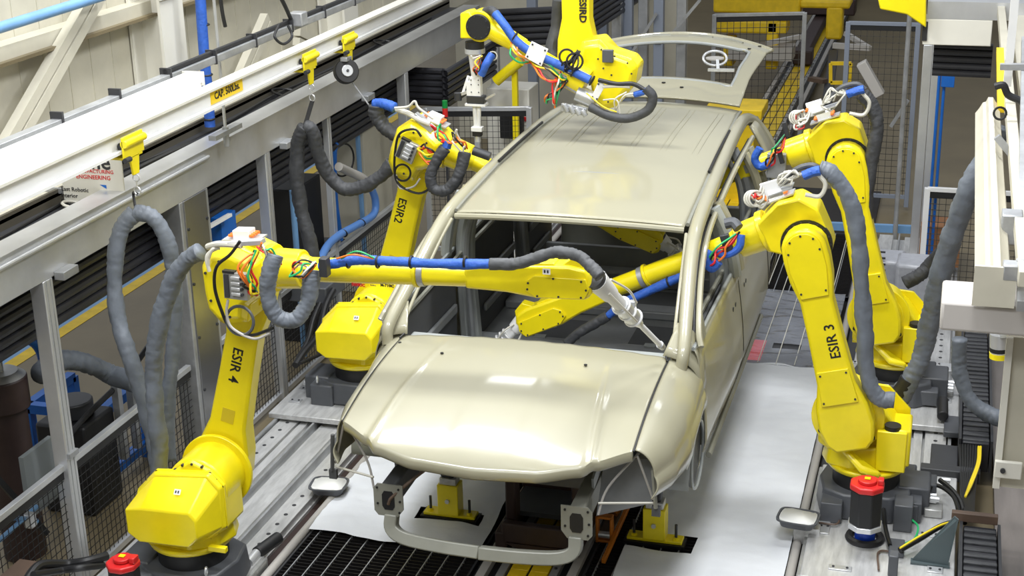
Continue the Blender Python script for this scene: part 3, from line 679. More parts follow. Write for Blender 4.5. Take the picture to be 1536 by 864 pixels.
    bolts('bolt', [J2+d*a+wv*b+side*.072 for a, b in ((.16, .085), (.32, .07), (.32, -.07), (.16, -.085))], side, .006, .004, DGREY, cp)
    MB().cyl(E-side*.075, E-side*.05, .138, n=36).build('elbow_ring', BLK, root)
    bolts('bolt', [E-side*.05+d*.128*math.cos(a)+wv*.128*math.sin(a) for a in [math.pi*2*i/18 for i in range(18)]], side, .006, .004, DGREY, root)
    MB().cyl(E-side*.16, E-side*.07, .125, n=30).build('elbow_bearing', YEL, root)
    # arm lettering on the face the camera side sees
    fn = -1; sgn = -1 if s > 0 else 1
    face = side*(-.0605 if s > 0 else .0605)
    xd = -d if s > 0 else d; yd = wv if (wv.x > 0) == (s > 0) else -wv
    if num:
        tp = at(*lpx, y=(J2+face).y); text(num, .078, J2+d*((tp-J2).dot(d))+face+wv*((tp-J2).dot(wv)), xd, yd, BLK, arm, 'arm_lettering', bold=.001)
    pl = J2+d*(La*.29)+face
    if s > 0:
        MB().prism([pl+d*a+wv*b for a, b in ((-.04, -.035), (.04, -.035), (.04, .035), (-.04, .035))], face.normalized()*.0015).build('rating_plate', mat('rating_plate_yellow', (.62, .48, .02), .5), arm)
    # upper part
    U = (WR-J3); U.y = 0; L = U.length; U.normalize()
    o, Wd, F = robot_upper(root, s, by, J3, U, L)
    # service box with fittings on top of the casing
    g = F+Wd*.29+U*.06
    bx_ = MB().bar(g-U*.04, g+U*.05, .07, .05, Wd).build('junction_block', WHT, root, bevel=.003)
    MB().bar(g-U*.09-Wd*.02, g+U*.10-Wd*.02, .11, .008, Wd).build('bracket_plate', ALU, root)
    for k in range(4):
        p = g+U*.05+side*(.022*(k-1.5)); MB().cyl(p, p+U*.02, .008, n=8).build('fitting', ORW, bx_)
        p = g-U*.04+side*(.022*(k-1.5)); MB().cyl(p, p-U*.02, .008, n=8).build('fitting', ORW, bx_)
    return dict(root=root, o=o, U=U, Wd=Wd, F=F, L=L, J2=J2, E=E, d=d, side=side, fw=fw, casing=g, arm=arm)
def valve_block(R, p, xd, yd):
    """valve island on the camera side of the casing: xd, yd span its face"""
    root = R['root']; xd = Vector(xd).normalized(); yd = Vector(yd).normalized(); n = xd.cross(yd)
    v = MB(); M_ = Matrix((xd, yd, n)).transposed(); v.box(p, (.12, .13, .035), M_); vb = v.build('valve_block', ZINC, root, bevel=.003)
    for i in range(4):
        MB().box(p+xd*.008+yd*(.042-.026*i)+n*.024, (.046, .014, .016), M_).build('valve', ALU, vb, bevel=.002)
        MB().cyl(p+xd*.038+yd*(.042-.026*i)+n*.018, p+xd*.038+yd*(.042-.026*i)+n*.032, .007, n=8).build('port', DGREY, vb)
    MB().box(p-xd*.040+yd*0+n*.022, (.022, .11, .012), M_).build('connector_strip', DGREY, vb)
    MB().box(p+yd*.066-xd*.03+n*.006, (.06, .012, .03), M_).build('edge_plug', BLK, vb)
    return vb
def hoop(root, c, n, R_, m, r=.007, name='cable_loop'): MB().torus(c, n, R_, r, 26, 6).build(name, m, root)
BP = {4: (-1.655, 6.17), 2: (-1.70, 8.68), 3: (1.69, 7.88), 1: (1.76, 9.50)}
R4 = robot('r4', 'yellow robot lettered ESIR 4 on the left track nearest the camera, arm across the windshield', 1, BP[4], at(352, 440, y=6.17), at(888, 462, y=6.17), 'ESIR 4', (353, 548))
R2 = robot('r2', 'yellow robot lettered ESIR2 on the left track farther back, reaching into the side', 1, BP[2], at(620, 232, y=8.73), at(985, 388, y=8.73), 'ESIR2', (600, 316))
R3 = robot('r3', 'yellow robot lettered ESIR 3 on the right track nearest the camera, reaching through the window', -1, BP[3], at(1213, 357, y=7.83), at(792, 512, y=7.83), 'ESIR 3', (1249, 512))
R1 = robot('r1', 'yellow robot on the right track farthest back, half hidden behind the grey sleeve', -1, BP[1], at(1273, 232, y=9.45), at(1020, 310, y=9.45), '')
# ---- sealing gun of the near left robot
def gun(p0, p1, label):
    p0, p1 = Vector(p0), Vector(p1); d = (p1-p0); L = d.length; d.normalize()
    g = empty('sealant_gun', p0, label, 'sealant gun', 'sealing tools on the robot wrists')
    u = d.orthogonal().normalized(); v = d.cross(u)
    MB().cyl(p0-d*.03, p0, .052, n=24).build('mount_ring', DGREY, g)
    MB().cyl(p0, p0+d*L*.20, .055, .042, n=24).build('adapter_cone', WHT, g)
    MB().cyl(p0+d*L*.20, p0+d*L*.34, .034, n=20).build('barrel', WHT, g)
    m = MB(); m.cyl(p0+d*L*.34, p0+d*L*.56, .042, n=20); m.box(p0+d*L*.45+u*.035, (.03, .03, .06)); m.build('dispenser_body', ALU, g, bevel=.003)
    for k in (.36, .45, .54): MB().torus(p0+d*L*k, d, .043, .006, 20, 6).build('clamp_ring', WHT, g)
    MB().cyl(p0+d*L*.56, p0+d*L*.64, .034, .018, n=18).build('nozzle_cone', ALU, g)
    MB().cyl(p0+d*L*.64, p0+d*L*.95, .014, n=14).build('nozzle_tube', WHT, g)
    MB().cyl(p0+d*L*.95, p1, .020, .016, n=12).build('nozzle_head', ALUD, g)
    MB().tube([p0+d*L*.1+u*.05, p0+d*L*.3+u*.075, p0+d*L*.45+u*.06], .006, n=6).build('feed_line', WHW, g)
    MB().tube([p0+d*L*.1+v*.05, p0+d*L*.3+v*.07, p0+d*L*.5+v*.05], .006, n=6).build('feed_line', WHW, g)
    return g
e4 = R4['o']+R4['U']*R4['L']
gun(e4+R4['U']*-.01+Vector((.02, 0, 0)), (.715, 6.80, 1.36), 'white sealing gun of the near left robot touching the windshield corner')
e3 = R3['o']+R3['U']*R3['L']
gun(e3-R3['U']*.02, e3+R3['U']*.12+Vector((-.10, -.06, -.16)), 'white sealing gun at the lower windshield, on the arm reaching from the right')
e2 = R2['o']+R2['U']*R2['L']
gun(e2-R2['U']*.02, e2+R2['U']*.10+Vector((.10, .05, -.14)), 'silver sealing gun inside the car on the arm from the left rear')
# ---- top robot, its base above the frame
def top_robot():
    Y0 = 9.2; root = empty('overhead_robot', at(880, 110, y=Y0), 'yellow robot lettered ESIRD hanging over the rear of the roof', 'robot')
    T = at(866, -190, y=Y0+.2); E = at(868, 85, y=Y0+.2)
    d = (T-E).normalized(); wv = Vector((0, -1, 0)).cross(d).normalized(); wv = wv if wv.x > 0 else -wv
    pr = [(-.12, .05), (-.08, .10), (.0, .125), (.12, .12), (.26, .09), (1.0, .10), (1.15, .15)]
    La = 1.15
    pts = [E+d*u+wv*w for u, w in pr]+[E+d*u-wv*w for u, w in pr[::-1]]
    arm = MB().prism([p-Vector((0, .09, 0)) for p in pts], (0, .14, 0)).build('lower_arm', YEL, root, bevel=.016)
    text('ESIRD', .064, at(874, 15, y=Y0+.11)+Vector((0, -.003, 0)), -d, wv, BLK, arm, 'arm_lettering', bold=.0022)
    h = E+d*1.1; MB().cyl(h+Vector((0, -.2, 0)), h+Vector((0, .25, 0)), .2, n=30).build('shoulder', YEL, root, bevel=.01)
    MB().cyl(h+Vector((0, .1, .1)), h+Vector((0, .1, .42)), .24, n=30).build('turret', YEL, root, bevel=.01)
    MB().bb(h.x-.35, h.x+.35, h.y-.25, h.y+.45, h.z+.42, h.z+.55).build('mounting_plate', GREYM, root, bevel=.01)
    def q(pxs, y): return [at(a, b, y=y) for a, b in pxs]
    cz = q([(862, 95), (872, 62), (900, 58), (918, 78), (948, 88), (957, 100), (953, 125), (925, 160), (905, 166), (890, 150), (885, 120)], Y0)
    m = MB(); m.prism(cz, (0, .2, 0)); m.prism(cz, (0, -.05, 0), .15); ch = m.build('elbow_housing', YEL, root, bevel=.012)
    bolts('bolt', [p+Vector((0, -.054, 0)) for p in [at(a, b, y=Y0) for a, b in ((905, 72), (925, 82), (944, 92), (950, 108), (900, 86), (908, 100), (925, 122), (915, 150), (920, 110))]], (0, -1, 0), .006, .004, DGREY, ch)
    A = at(868, 118, y=Y0-.05); B = at(735, 42, y=Y0-.05); U = (B-A).normalized(); L = (B-A).length; Wd = (UP-U*UP.dot(U)).normalized()
    MB().cyl(A-U*.06, A+U*.06, .095, n=24).build('forearm_drum', YEL, root, bevel=.005)
    MB().cyl(A, A+U*(L-.2), .045, .05, n=20).build('forearm', YEL, root)
    MB().cyl(A+U*(L-.25), B+U*.0, .055, .07, n=20).build('wrist_neck', YEL, root)
    c = at(722, 38, y=Y0-.05)
    MB().cyl(c+Vector((0, -.05, 0)), c+Vector((0, .10, 0)), .10, n=30).build('wrist_drum', YEL, root, bevel=.006)
    k = MB().cyl(c+Vector((0, -.075, 0)), c+Vector((0, -.05, 0)), .082, n=30).build('wrist_cap', BLK, root, bevel=.004)
    bolts('bolt', [c+Vector((.07*math.cos(a), -.076, .07*math.sin(a))) for a in [i*math.pi/5 for i in range(10)]], (0, -1, 0), .005, .004, DGREY, k)
    MB().prism(q([(690, 20), (703, 17), (712, 30), (712, 58), (690, 58)], Y0-.12), (0, .14, 0)).build('wrist_fork', YEL, root, bevel=.008)
    f = at(712, 62, y=Y0-.05)
    MB().cyl(f, f-UP*.045, .062, n=26).build('tool_flange', BLK, root)
    MB().cyl(f-UP*.045, f-UP*.075, .066, n=26).build('tool_ring', ALU, root)
    # dressing: blue sleeve, plates, grey loop, wires
    MB().tube([at(743, 20, y=Y0-.12), at(757, 38, y=Y0-.16), at(775, 62, y=Y0-.17), at(800, 80, y=Y0-.16), at(840, 98, y=Y0-.15), at(885, 120, y=Y0-.16)], .028, n=12).build('cable_sleeve', BLU, root)
    MB().tube([at(728, 18, y=Y0-.05), at(738, 16, y=Y0-.08), at(746, 24, y=Y0-.12)], .030, n=12).build('cable_sleeve', SLVD, root)
    for a, b in ((772, 56), (860, 108), (888, 121)): MB().torus(at(a, b, y=Y0-.165), U, .030, .006, 18, 6).build('strap', BLK, root)
    for pl in ([(797, 62), (822, 74), (812, 100), (787, 86)], [(898, 122), (908, 128), (895, 152), (886, 148)]):
        z_ = MB().prism(q(pl, Y0-.20), (0, .012, 0)).build('bracket_plate', WHT, root, bevel=.002)
        cc = sum(q(pl, Y0-.202), Vector())/4
        bolts('bolt', [cc+(p-cc)*.75 for p in q(pl, Y0-.203)], (0, -1, 0), .006, .004, DGREY, z_)
    MB().bar(at(800, 92, y=Y0-.1), at(895, 150, y=Y0-.1), .05, .06).build('dress_bracket', ALUD, root, bevel=.006)
    MB().cyl(at(866, 140, y=Y0-.12), at(893, 152, y=Y0-.12), .055, n=20).build('cable_drum', ZINC, root)
    MB().tube([at(885, 160, y=Y0-.22), at(915, 174, y=Y0-.24), at(945, 177, y=Y0-.24), at(972, 165, y=Y0-.24), at(979, 145, y=Y0-.24), at(968, 132, y=Y0-.24)], .030, n=14, wr=.10, sm=8).build('cable_sleeve', SLVD, root)
    MB().tube([at(898, 120, y=Y0-.2), at(925, 126, y=Y0-.22), at(950, 126, y=Y0-.23), at(972, 138, y=Y0-.24)], .014, n=10).build('black_hose', BLK, root)
    MB().tube([at(905, 130, y=Y0-.2), at(925, 129, y=Y0-.22), at(945, 130, y=Y0-.22)], .011, n=10).build('white_hose', WHW, root)
    MB().tube([at(952, 142, y=Y0-.22), at(965, 138, y=Y0-.235), at(974, 134, y=Y0-.24)], .020, n=10).build('blue_wrap', BLU, root)
    for i, (a, b, c2, m2) in enumerate([((905, 150), (925, 150), (930, 170), WHW), ((920, 172), (935, 145), (950, 140), WHW), ((925, 172), (922, 150), (940, 138), WHW), ((880, 140), (905, 160), (925, 168), YEW)]):
        MB().tube([at(*a, y=Y0-.2), at(*b, y=Y0-.25), at(*c2, y=Y0-.24)], .005, n=6).build('wire', m2, root)
    for cols, a, b, sd in (([ORW, GRW, REW, WHW, YEW, ORW], (768, 60), (795, 92), 1), ([ORW, REW, GRW, BLW, YEW], (795, 92), (850, 122), 2), ([BLW]*7, (845, 105), (868, 78), 3), ([WHW, REW, GRW, ORW], (840, 110), (835, 160), 4), ([BLW, BLW, ORW, GRW], (850, 120), (820, 152), 5)):
        bundle(at(*a, y=Y0-.14), at(*b, y=Y0-.14), cols, root, .05, (0, -1, 0), .006, sd)
    for i, (a, b) in enumerate((((862, 92), .05), ((850, 85), .045))): hoop(root, at(*a, y=Y0-.17), (.3, -1, .2), b, BLW, .007)
    m = MB()
    for i in range(4): m.cyl(at(846+9*i, 156+3*i, y=Y0-.2), at(852+9*i, 168+2*i, y=Y0-.2), .018, n=10)
    m.bar(at(842, 160, y=Y0-.18), at(880, 168, y=Y0-.18), .03, .05); m.build('valve_cluster', ALUD, root, bevel=.003)
    MB().box(at(912, 84, y=Y0-.07), (.07, .03, .08)).build('control_box', GREYM, root, bevel=.004)
    MB().tube([at(838, 0, y=Y0+.3), at(835, 40, y=Y0+.3), at(828, 75, y=Y0+.25), at(835, 100, y=Y0+.2)], .045, n=12, wr=.12, sm=6).build('cable_sleeve', SLVD, root)
    # tool
    g = empty('sealing_tool', f-UP*.075, 'white vertical sealing tool pointing down from the robot over the roof', 'sealant gun')
    p = f-UP*.078
    MB().cyl(p, p-UP*.16, .045, .028, n=20).build('adapter_cone', WHT, g)
    b = MB(); b.box(p-UP*.22, (.075, .05, .14)); b.box(p-UP*.24+Vector((-.045, 0, 0)), (.03, .05, .12)); b.build('body_plate', WHT, g, bevel=.004)
    bolts('bolt', [p+Vector((x, -.026, -z)) for x in (-.025, .025) for z in (.17, .20, .25, .28)], (0, -1, 0), .004, .003, DGREY, g)
    MB().box(p-UP*.30, (.12, .06, .05)).build('dark_block', DGREY, g, bevel=.004)
    MB().box(p-UP*.335, (.14, .07, .014)).build('lower_plate', WHT, g)
    m = MB(); m.cyl(p-UP*.34+Vector((-.016, 0, 0)), p-UP*.49+Vector((-.010, 0, 0)), .014, n=12); m.cyl(p-UP*.34+Vector((.016, 0, 0)), p-UP*.49+Vector((.010, 0, 0)), .014, n=12); m.build('nozzle_tube', WHT, g)
    MB().box(p-UP*.50, (.075, .05, .03)).build('nozzle_clamp', WHT, g, bevel=.003)
    MB().box(p-UP*.53, (.06, .045, .035)).build('nozzle_block', BLK, g, bevel=.004)
    MB().cyl(p-UP*.54, p-UP*.585, .018, .022, n=12).build('nozzle_head', ALU, g)
    MB().bar(p+Vector((-.05, 0, -.25)), p+Vector((-.13, -.02, -.28)), .02, .02).build('side_bracket', ALU, g)
    MB().cyl(p+Vector((-.12, -.02, -.26)), p+Vector((-.12, -.02, -.31)), .025, n=12).build('sensor', DGREY, g)
    MB().bar(p+Vector((-.09, 0, -.26)), p+Vector((-.05, 0, -.15)), .016, .016).build('side_bracket', WHT, g)
    MB().bar(p+Vector((.06, 0, -.30)), p+Vector((.13, 0, -.26)), .014, .014).build('side_bracket', ALU, g)
    MB().tube([at(738, 82, y=Y0-.1), at(730, 95, y=Y0-.14), at(722, 112, y=Y0-.13)], .026, n=12, wr=.05).build('blue_wrap', BLU, g)
    bundle(at(722, 84, y=Y0-.1), at(717, 110, y=Y0-.1), [ORW, REW, BLW, WHW, YEW], g, .04, (-.6, -.8, 0), .005, 9)
    hoop(g, at(739, 84, y=Y0-.1), (.2, -1, 0), .028, WHW, .004)
top_robot()
# ================================================================ left side: wall, crane rail, fence
structure('wall_left', MB().bb(-3.35, -3.15, 1.5, 16.5, 1.62, 5.5), CREAM)
w = MB()
for i in range(60): w.bb(-3.15, -3.146, 1.6+i*.25, 1.6+i*.25+.008, 1.75, 5.5)
structure('trim_4', w, CREAM)
structure('trim_5', MB().bb(-3.15, -2.80, 1.5, 14, 1.86, 1.88), CREAM)
structure('trim_6', MB().bb(-3.15, -3.04, 1.5, 16.5, 2.62, 2.70), CREAM)
structure('trim_7', MB().bb(-3.15, -3.0, 1.5, 16.5, 2.60, 2.62), CONC)
def column(y, w_, label, m=CREAML):
    t = empty('steel_column', (-2.95, y, 1.7), label, 'column', 'cream columns along the left wall')
    MB().bb(-2.92, -2.90, y-w_, y+w_, 1.7, 5).build('flange', m, t)
    MB().bb(-3.14, -3.12, y-w_, y+w_, 1.7, 5).build('flange', m, t)
    MB().bb(-3.12, -2.92, y-.012, y+.012, 1.7, 5).build('web', m, t)
    pl = MB().bb(-2.90, -2.885, y-w_*1.05, y+w_*.2, 2.72, 2.92).build('splice_plate', m, t, bevel=.002)
    bolts('bolt', [(-2.884, y+a, z) for a in (-w_*.9, 0) for z in (2.75, 2.89)], (1, 0, 0), .010, .006, DGREY, pl)
def aw(px, py, x=-2.95): return at(px, py, x=x)
column(aw(258, 120).y, .15, 'cream steel column behind the blue air hose bundle')
column(aw(520, 40).y, .15, 'cream steel column behind the spring balancer reel')
def brace(a, b, label):
    t = empty('diagonal_brace', a, label, 'brace', 'cream diagonal wall braces')
    a, b = Vector(a), Vector(b); n = (b-a).normalized().cross(Vector((1, 0, 0)))
    for k in (-.038, .038): MB().bar(a+n*k, b+n*k, .06, .06, (1, 0, 0)).build('angle_bar', CREAM, t)
brace(aw(10, 225, -3.0), aw(150, -20, -3.0), 'cream diagonal brace on the left wall left of the column')
brace(aw(330, 190, -3.0), aw(400, 30, -3.0), 'cream diagonal brace right of the column behind the crane rail')
brace(aw(445, 55, -3.0), aw(600, 130, -3.0), 'cream diagonal brace falling to the right behind the reel')
tag(MB().cyl(aw(-60, 60, -2.9), aw(160, -8, -2.9), .030, n=12).build('blue_pipe', LBLU), 'light blue pipe across the top left corner of the wall', 'pipe')
# cable ledge and cables
structure('trim_8', MB().bb(-2.80, -2.52, 3.5, 14, 1.80, 1.82), DGREY)
structure('trim_10', MB().bb(-2.82, -2.80, 3.5, 14, 1.80, 1.90), mat('dark_olive_steel', (.09, .08, .06), .45))
for i, (c, lab, k) in enumerate(((YEW, 'yellow cable lying on the ledge behind the beam', .0), (BLW, 'thick black cable lying on the ledge behind the beam', .10), (BLW, 'thin black cable lying on the ledge nearest the wall', .18), (BROWN, 'brown cable lying on the ledge among the black cables', .05))):
    pth = [(-2.56-k+.02*math.sin(y*2.3+i), 3.5+y, 1.835+.01*math.sin(y*3+i)) for y in [j*.7 for j in range(15)]]
    tag(MB().tube(pth, .010 if i != 1 else .022, n=7, sm=4).build('cable', c), lab, 'cable', 'cables on the ledge')
for (px, py, rr) in ((440, 190, .14), (585, 110, .13), (110, 305, .06)):
    q = at(px, py, x=-2.66); tag(MB().torus((q.x, q.y, 1.84), (.2, .1, 1), rr, .009, 30, 6).build('cable_coil', BLW if px > 200 else WHW), {440: 'black cable coil on the ledge below the crane rail', 585: 'black cable coil on the ledge behind the reel', 110: 'small pale cable coil on the ledge by the sign'}[px], 'cable')
# aluminium beam
bmm = empty('aluminium_beam', (-2.4, 8.5, 1.68), 'long aluminium box beam carried on posts along the left fence', 'beam')
MB().bb(-2.45, -2.36, 3.5, 13.6, 1.68, 1.91).build('box_section', ALU, bmm, bevel=.004)
MB().bb(-2.52, -2.36, 3.5, 13.6, 1.895, 1.915).build('top_lip', ALU, bmm)
MB().cyl((-2.345, 3.5, 1.87), (-2.345, 8.0, 1.87), .012, n=10).build('conduit', ALU, bmm)
for y in (6.35, 9.1, 10.6): MB().box((-2.33, y, 1.68), (.06, .14, .045)).build('end_bracket', ALUD, bmm, bevel=.004)
# posts
def post(y, label, w_=.075, x=-2.40, z0=-.14, z1=1.68, m=ALU, cat='post'):
    t = empty('aluminium_post', (x, y, z0), label, cat, 'aluminium posts of the left fence')
    MB().bb(x-w_/2, x+w_/2, y-w_/2, y+w_/2, z0, z1).build('profile', m, t, bevel=.005)
    for k in (-.018, .018): MB().bb(x+w_/2, x+w_/2+.002, y+k-.003, y+k+.003, z0, z1).build('slot', ALUD, t)
    MB().box((x+w_/2+.01, y, .70), (.02, w_, .03)).build('bracket', ALUD, t, bevel=.002)
    return t
post(6.22, 'aluminium post nearest the camera at the lower left', .085)
post(8.85, 'aluminium post behind the grey sleeve of the second trolley', .075)
post(at(497, 300, x=-2.4).y, 'slim aluminium post beside the pale hose', .05)
post(at(605, 150, x=-2.4).y, 'aluminium post behind the shoulder of robot ESIR2', .08)
post(at(742, 60, x=-2.4).y, 'farthest aluminium post behind the sealing tool', .08)
bc = empty('wide_steel_column', (-2.42, 7.78, -.14), 'wide brushed steel column behind robot ESIR 4', 'column')
MB().bb(-2.50, -2.36, 7.62, 7.98, -.14, 1.68).build('body', ALUD, bc, bevel=.006)
MB().bb(-2.375, -2.352, 7.66, 7.94, -.14, 1.68).build('face_plate', mat('brushed_dark_steel', (.34, .34, .35), .3, metal=.85, var=.15, vscale=2), bc, bevel=.003)
bolts('bolt', [(-2.350, y, .1+.35*i) for i in range(5) for y in (7.68, 7.92)], (1, 0, 0), .010, .006, DGREY, bc)
# folded black curtain slats below the beam
cu = empty('folded_louvre', (-2.62, 8, 1.27), 'stack of black padded slats hanging below the long beam on the left', 'louvre', 'black slat stacks')
for i in range(6): MB().cyl((-2.60, 3.5, 1.295+.056*i), (-2.60, 12.1, 1.295+.056*i), .029, n=10).build('slat', BLKG, cu)
for i in range(6):
    a = Vector((-2.60, 12.1, 1.295+.056*i)); MB().tube([a, a+Vector((.03, .03, 0)), a+Vector((.36, .03, 0)), a+Vector((.40, .06, 0)), a+Vector((.40, 1.4, 0))], .029, n=8, sm=3).build('slat', BLKG, cu)
def slats(a, b, n, dz, r, label):
    t = empty('folded_louvre', (Vector(a)+Vector(b))/2, label, 'louvre', 'black slat stacks')
    for i in range(n): MB().cyl(Vector(a)+UP*dz*i, Vector(b)+UP*dz*i, r, n=10).build('slat', BLKG, t)
slats(at(740, 66, y=13.6), at(832, 62, y=13.6), 6, .060, .030, 'stack of black padded slats crossing behind the sealing tool')
q0 = at(838, 80, z=1.62); slats(q0, Vector((q0.x+.1, q0.y+4.5, 1.62)), 7, .058, .030, 'stack of black padded slats rising behind the letters ESIRD')
slats(at(1398, 108, y=11.3), at(1486, 112, y=11.3), 5, .050, .026, 'stack of black padded slats under the white box beam at upper right')
# crane rail (white I beam) and light fixture
ib = empty('crane_rail', (-2.0, 8, 2.3), 'white painted crane rail with a yellow capacity label', 'crane rail')
MB().bb(-2.045, -1.955, 3, 14, 2.315, 2.33).build('lower_flange', WHT, ib)
MB().bb(-2.045, -1.955, 3, 14, 2.418, 2.432).build('upper_flange', CREAML, ib)
MB().bb(-2.012, -1.988, 3, 14, 2.33, 2.418).build('web', WHT, ib)
q = at(339, 119, x=-1.985)
lb = MB().bb(-1.988, -1.984, q.y-.20, q.y+.20, 2.335, 2.413).build('capacity_label', mat('label_yellow', (.90, .62, .01), .4), ib)
text('CAP. 500Lbs.', .058, (-1.9835, q.y, 2.374), (0, 1, 0), (0, 0, 1), BLK, lb, 'lettering', bold=.0015)
lf = empty('strip_light', (-2.15, 5.5, 2.56), 'long lit white strip light along the crane rail at upper left', 'light')
ye = at(290, 105, x=-2.12).y
MB().prism([(-2.19, 2.5, 2.455), (-2.07, 2.5, 2.455), (-2.09, 2.5, 2.50), (-2.17, 2.5, 2.50)], (0, ye-2.5, 0)).build('housing', WHT, lf, bevel=.003)
MB().bb(-2.19, -2.07, 2.5, ye, 2.445, 2.456).build('tray', WHT, lf)
MB().cyl((-2.075, 2.5, 2.434), (-2.075, ye-.04, 2.434), .016, n=10).build('tube', LAMP, lf)
MB().cyl((-2.165, 2.5, 2.434), (-2.165, ye-.04, 2.434), .016, n=10).build('tube', LAMP, lf)
MB().bb(-2.195, -2.06, ye, ye+.012, 2.425, 2.505).build('end_cap', CREAML, lf, bevel=.002)
cd = empty('wiring_duct', (-2.25, 8, 2.55), 'grey steel wiring duct with clips running above the crane rail', 'duct')
A_, B_ = at(0, 217, x=-2.24), at(600, -2, x=-2.24); zc = (A_.z+B_.z)/2
MB().bb(-2.27, -2.21, 2.5, 14, 2.46, 2.505).build('duct', ALUD, cd, bevel=.003)
MB().cyl((-2.24, 7.4, 2.52), (-2.24, 14, 2.52), .016, n=10).build('black_cable', BLK, cd)
for i in range(12): MB().bb(-2.275, -2.205, 5.2+i*.55, 5.215+i*.55, 2.455, 2.54).build('clip', DGREY, cd)
# hangers
for (px, py, py2, lab) in ((340, 150, 215, 'threaded steel hanger rod left of the capacity label'), (352, -40, 60, 'short black hanger cable above the wiring duct')):
    q = at(px, py2, x=-2.3)
    t = empty('hanger_rod', (q.x, q.y, 1.92), lab, 'rod')
    if px == 340:
        MB().cyl((q.x, q.y, 1.92), (q.x, q.y, 3.0), .010, n=10).build('rod', ALU, t)
        MB().cyl((q.x, q.y, 1.90), (q.x, q.y, 2.02), .020, n=12).build('clevis', ALUD, t)
        MB().box((q.x, q.y, 1.99), (.05, .36, .03)).build('strut_channel', ALUD, t)
    else: MB().tube([at(328, -30, x=-2.2), at(333, 15, x=-2.2), at(338, 40, x=-2.2)], .012, n=8).build('cable', BLK, t)
tag(MB().tube([at(418, -10, x=-2.2), at(428, 10, x=-2.2), at(436, 28, x=-2.22)], .014, n=8).build('black_cable', BLK), 'black cable dropping into the wiring duct near the top', 'cable')
tag(MB().tube([at(418, 38, x=-2.15), at(412, 55, x=-2.12), at(425, 66, x=-2.1), at(438, 55, x=-2.12), at(432, 38, x=-2.15)], .009, n=8).build('cable_loop', BLK), 'small black cable loop hanging from the wiring duct', 'cable')
j = MB().box(at(447, 28, x=-2.2), (.10, .10, .09)); tag(j.build('junction_box', ALUD, bevel=.008), 'small grey junction box on the wiring duct', 'box')
bh = empty('air_hose_bundle', at(306, 90, x=-2.7), 'blue wrapped air hose bundle hanging by the cream column', 'hose')
MB().tube([at(298, -40, x=-2.7), at(303, 35, x=-2.7), at(307, 90, x=-2.7), at(312, 140, x=-2.7), at(315, 190, x=-2.7)], .036, n=12, wr=.03).build('hose', BLU, bh)
for py in (37, 112, 178): MB().torus(at(303+py*.06, py, x=-2.7), UP, .037, .006, 16, 6).build('tie', BLK, bh)
# trolleys
def trolley(px, py, label, tie=True):
    c = at(px, py, x=-1.97); c.x = -2.0; c.z = 2.31
    t = empty('rail_trolley', c, label, 'trolley', 'yellow trolleys on the crane rail')
    m = MB(); m.bb(c.x+.05, c.x+.062, c.y-.10, c.y+.10, 2.29, 2.40); m.bb(c.x-.062, c.x-.05, c.y-.10, c.y+.10, 2.29, 2.40); m.bb(c.x-.062, c.x+.062, c.y-.08, c.y+.08, 2.278, 2.292)
    m.cyl((c.x+.065, c.y-.10, 2.365), (c.x+.065, c.y+.10, 2.365), .022, n=12); m.build('frame', YEL, t, bevel=.004)
    MB().prism([(c.x+.05, c.y-.045, 2.29), (c.x+.05, c.y+.045, 2.29), (c.x+.05, c.y+.028, 2.19), (c.x+.05, c.y-.028, 2.19)], (.012, 0, 0)).build('hanger_plate', YEL, t, bevel=.002)
    for k in (-.06, .06): MB().cyl((c.x+.045, c.y+k, 2.345), (c.x+.015, c.y+k, 2.345), .018, n=14).build('wheel', DGREY, t)
    MB().cyl((c.x+.07, c.y-.06, 2.285), (c.x+.07, c.y-.11, 2.285), .014, n=10).build('bumper', DGREY, t)
    MB().torus((c.x+.055, c.y, 2.17), (0, 1, 0), .018, .004, 16, 6).build('ring', ALU, t)
    MB().cyl((c.x+.055, c.y, 2.155), (c.x+.055, c.y, 2.12), .004, n=6).build('link', ALU, t)
    MB().torus((c.x+.055, c.y, 2.10), (.3, 1, 0), .022, .004, 16, 6).build('ring', ALU, t)
    return Vector((c.x+.055, c.y, 2.08))
T1 = trolley(191, 208, 'yellow rail trolley nearest the camera, hanging the big grey sleeve loop')
T2 = trolley(458, 78, 'yellow rail trolley in the middle, hanging a grey sleeve by a black strap')
T3 = trolley(517, 48, 'yellow rail trolley farthest back, hanging the black balancer reel')
rl = empty('balancer_reel', T3, 'black spring balancer reel with a grey hub and a steel cord', 'reel')
c = at(519, 107, x=T3.x)
ax = Vector((.62, -.72, .30)).normalized()
MB().cyl(c-ax*.03, c+ax*.03, .085, n=36).build('drum', BLK, rl, bevel=.008)
MB().cyl(c+ax*.03, c+ax*.038, .040, n=24).build('hub', ALU, rl, bevel=.003)
MB().cyl(c+ax*.038, c+ax*.046, .010, n=6).build('nut', DGREY, rl)
MB().bar(c+Vector((0, -.03, .085)), c+Vector((0, .06, .08)), .05, .03).build('hook_block', ALUD, rl, bevel=.004)
e_ = at(553, 157, y=8.9)
MB().bar(c+Vector((0, .07, -.04)), c+Vector((0, .09, -.09)), .03, .03).build('cord_stop', BLK, rl)
MB().cyl(c+Vector((0, .09, -.09)), e_, .005, n=6).build('cord', ALUD, rl)
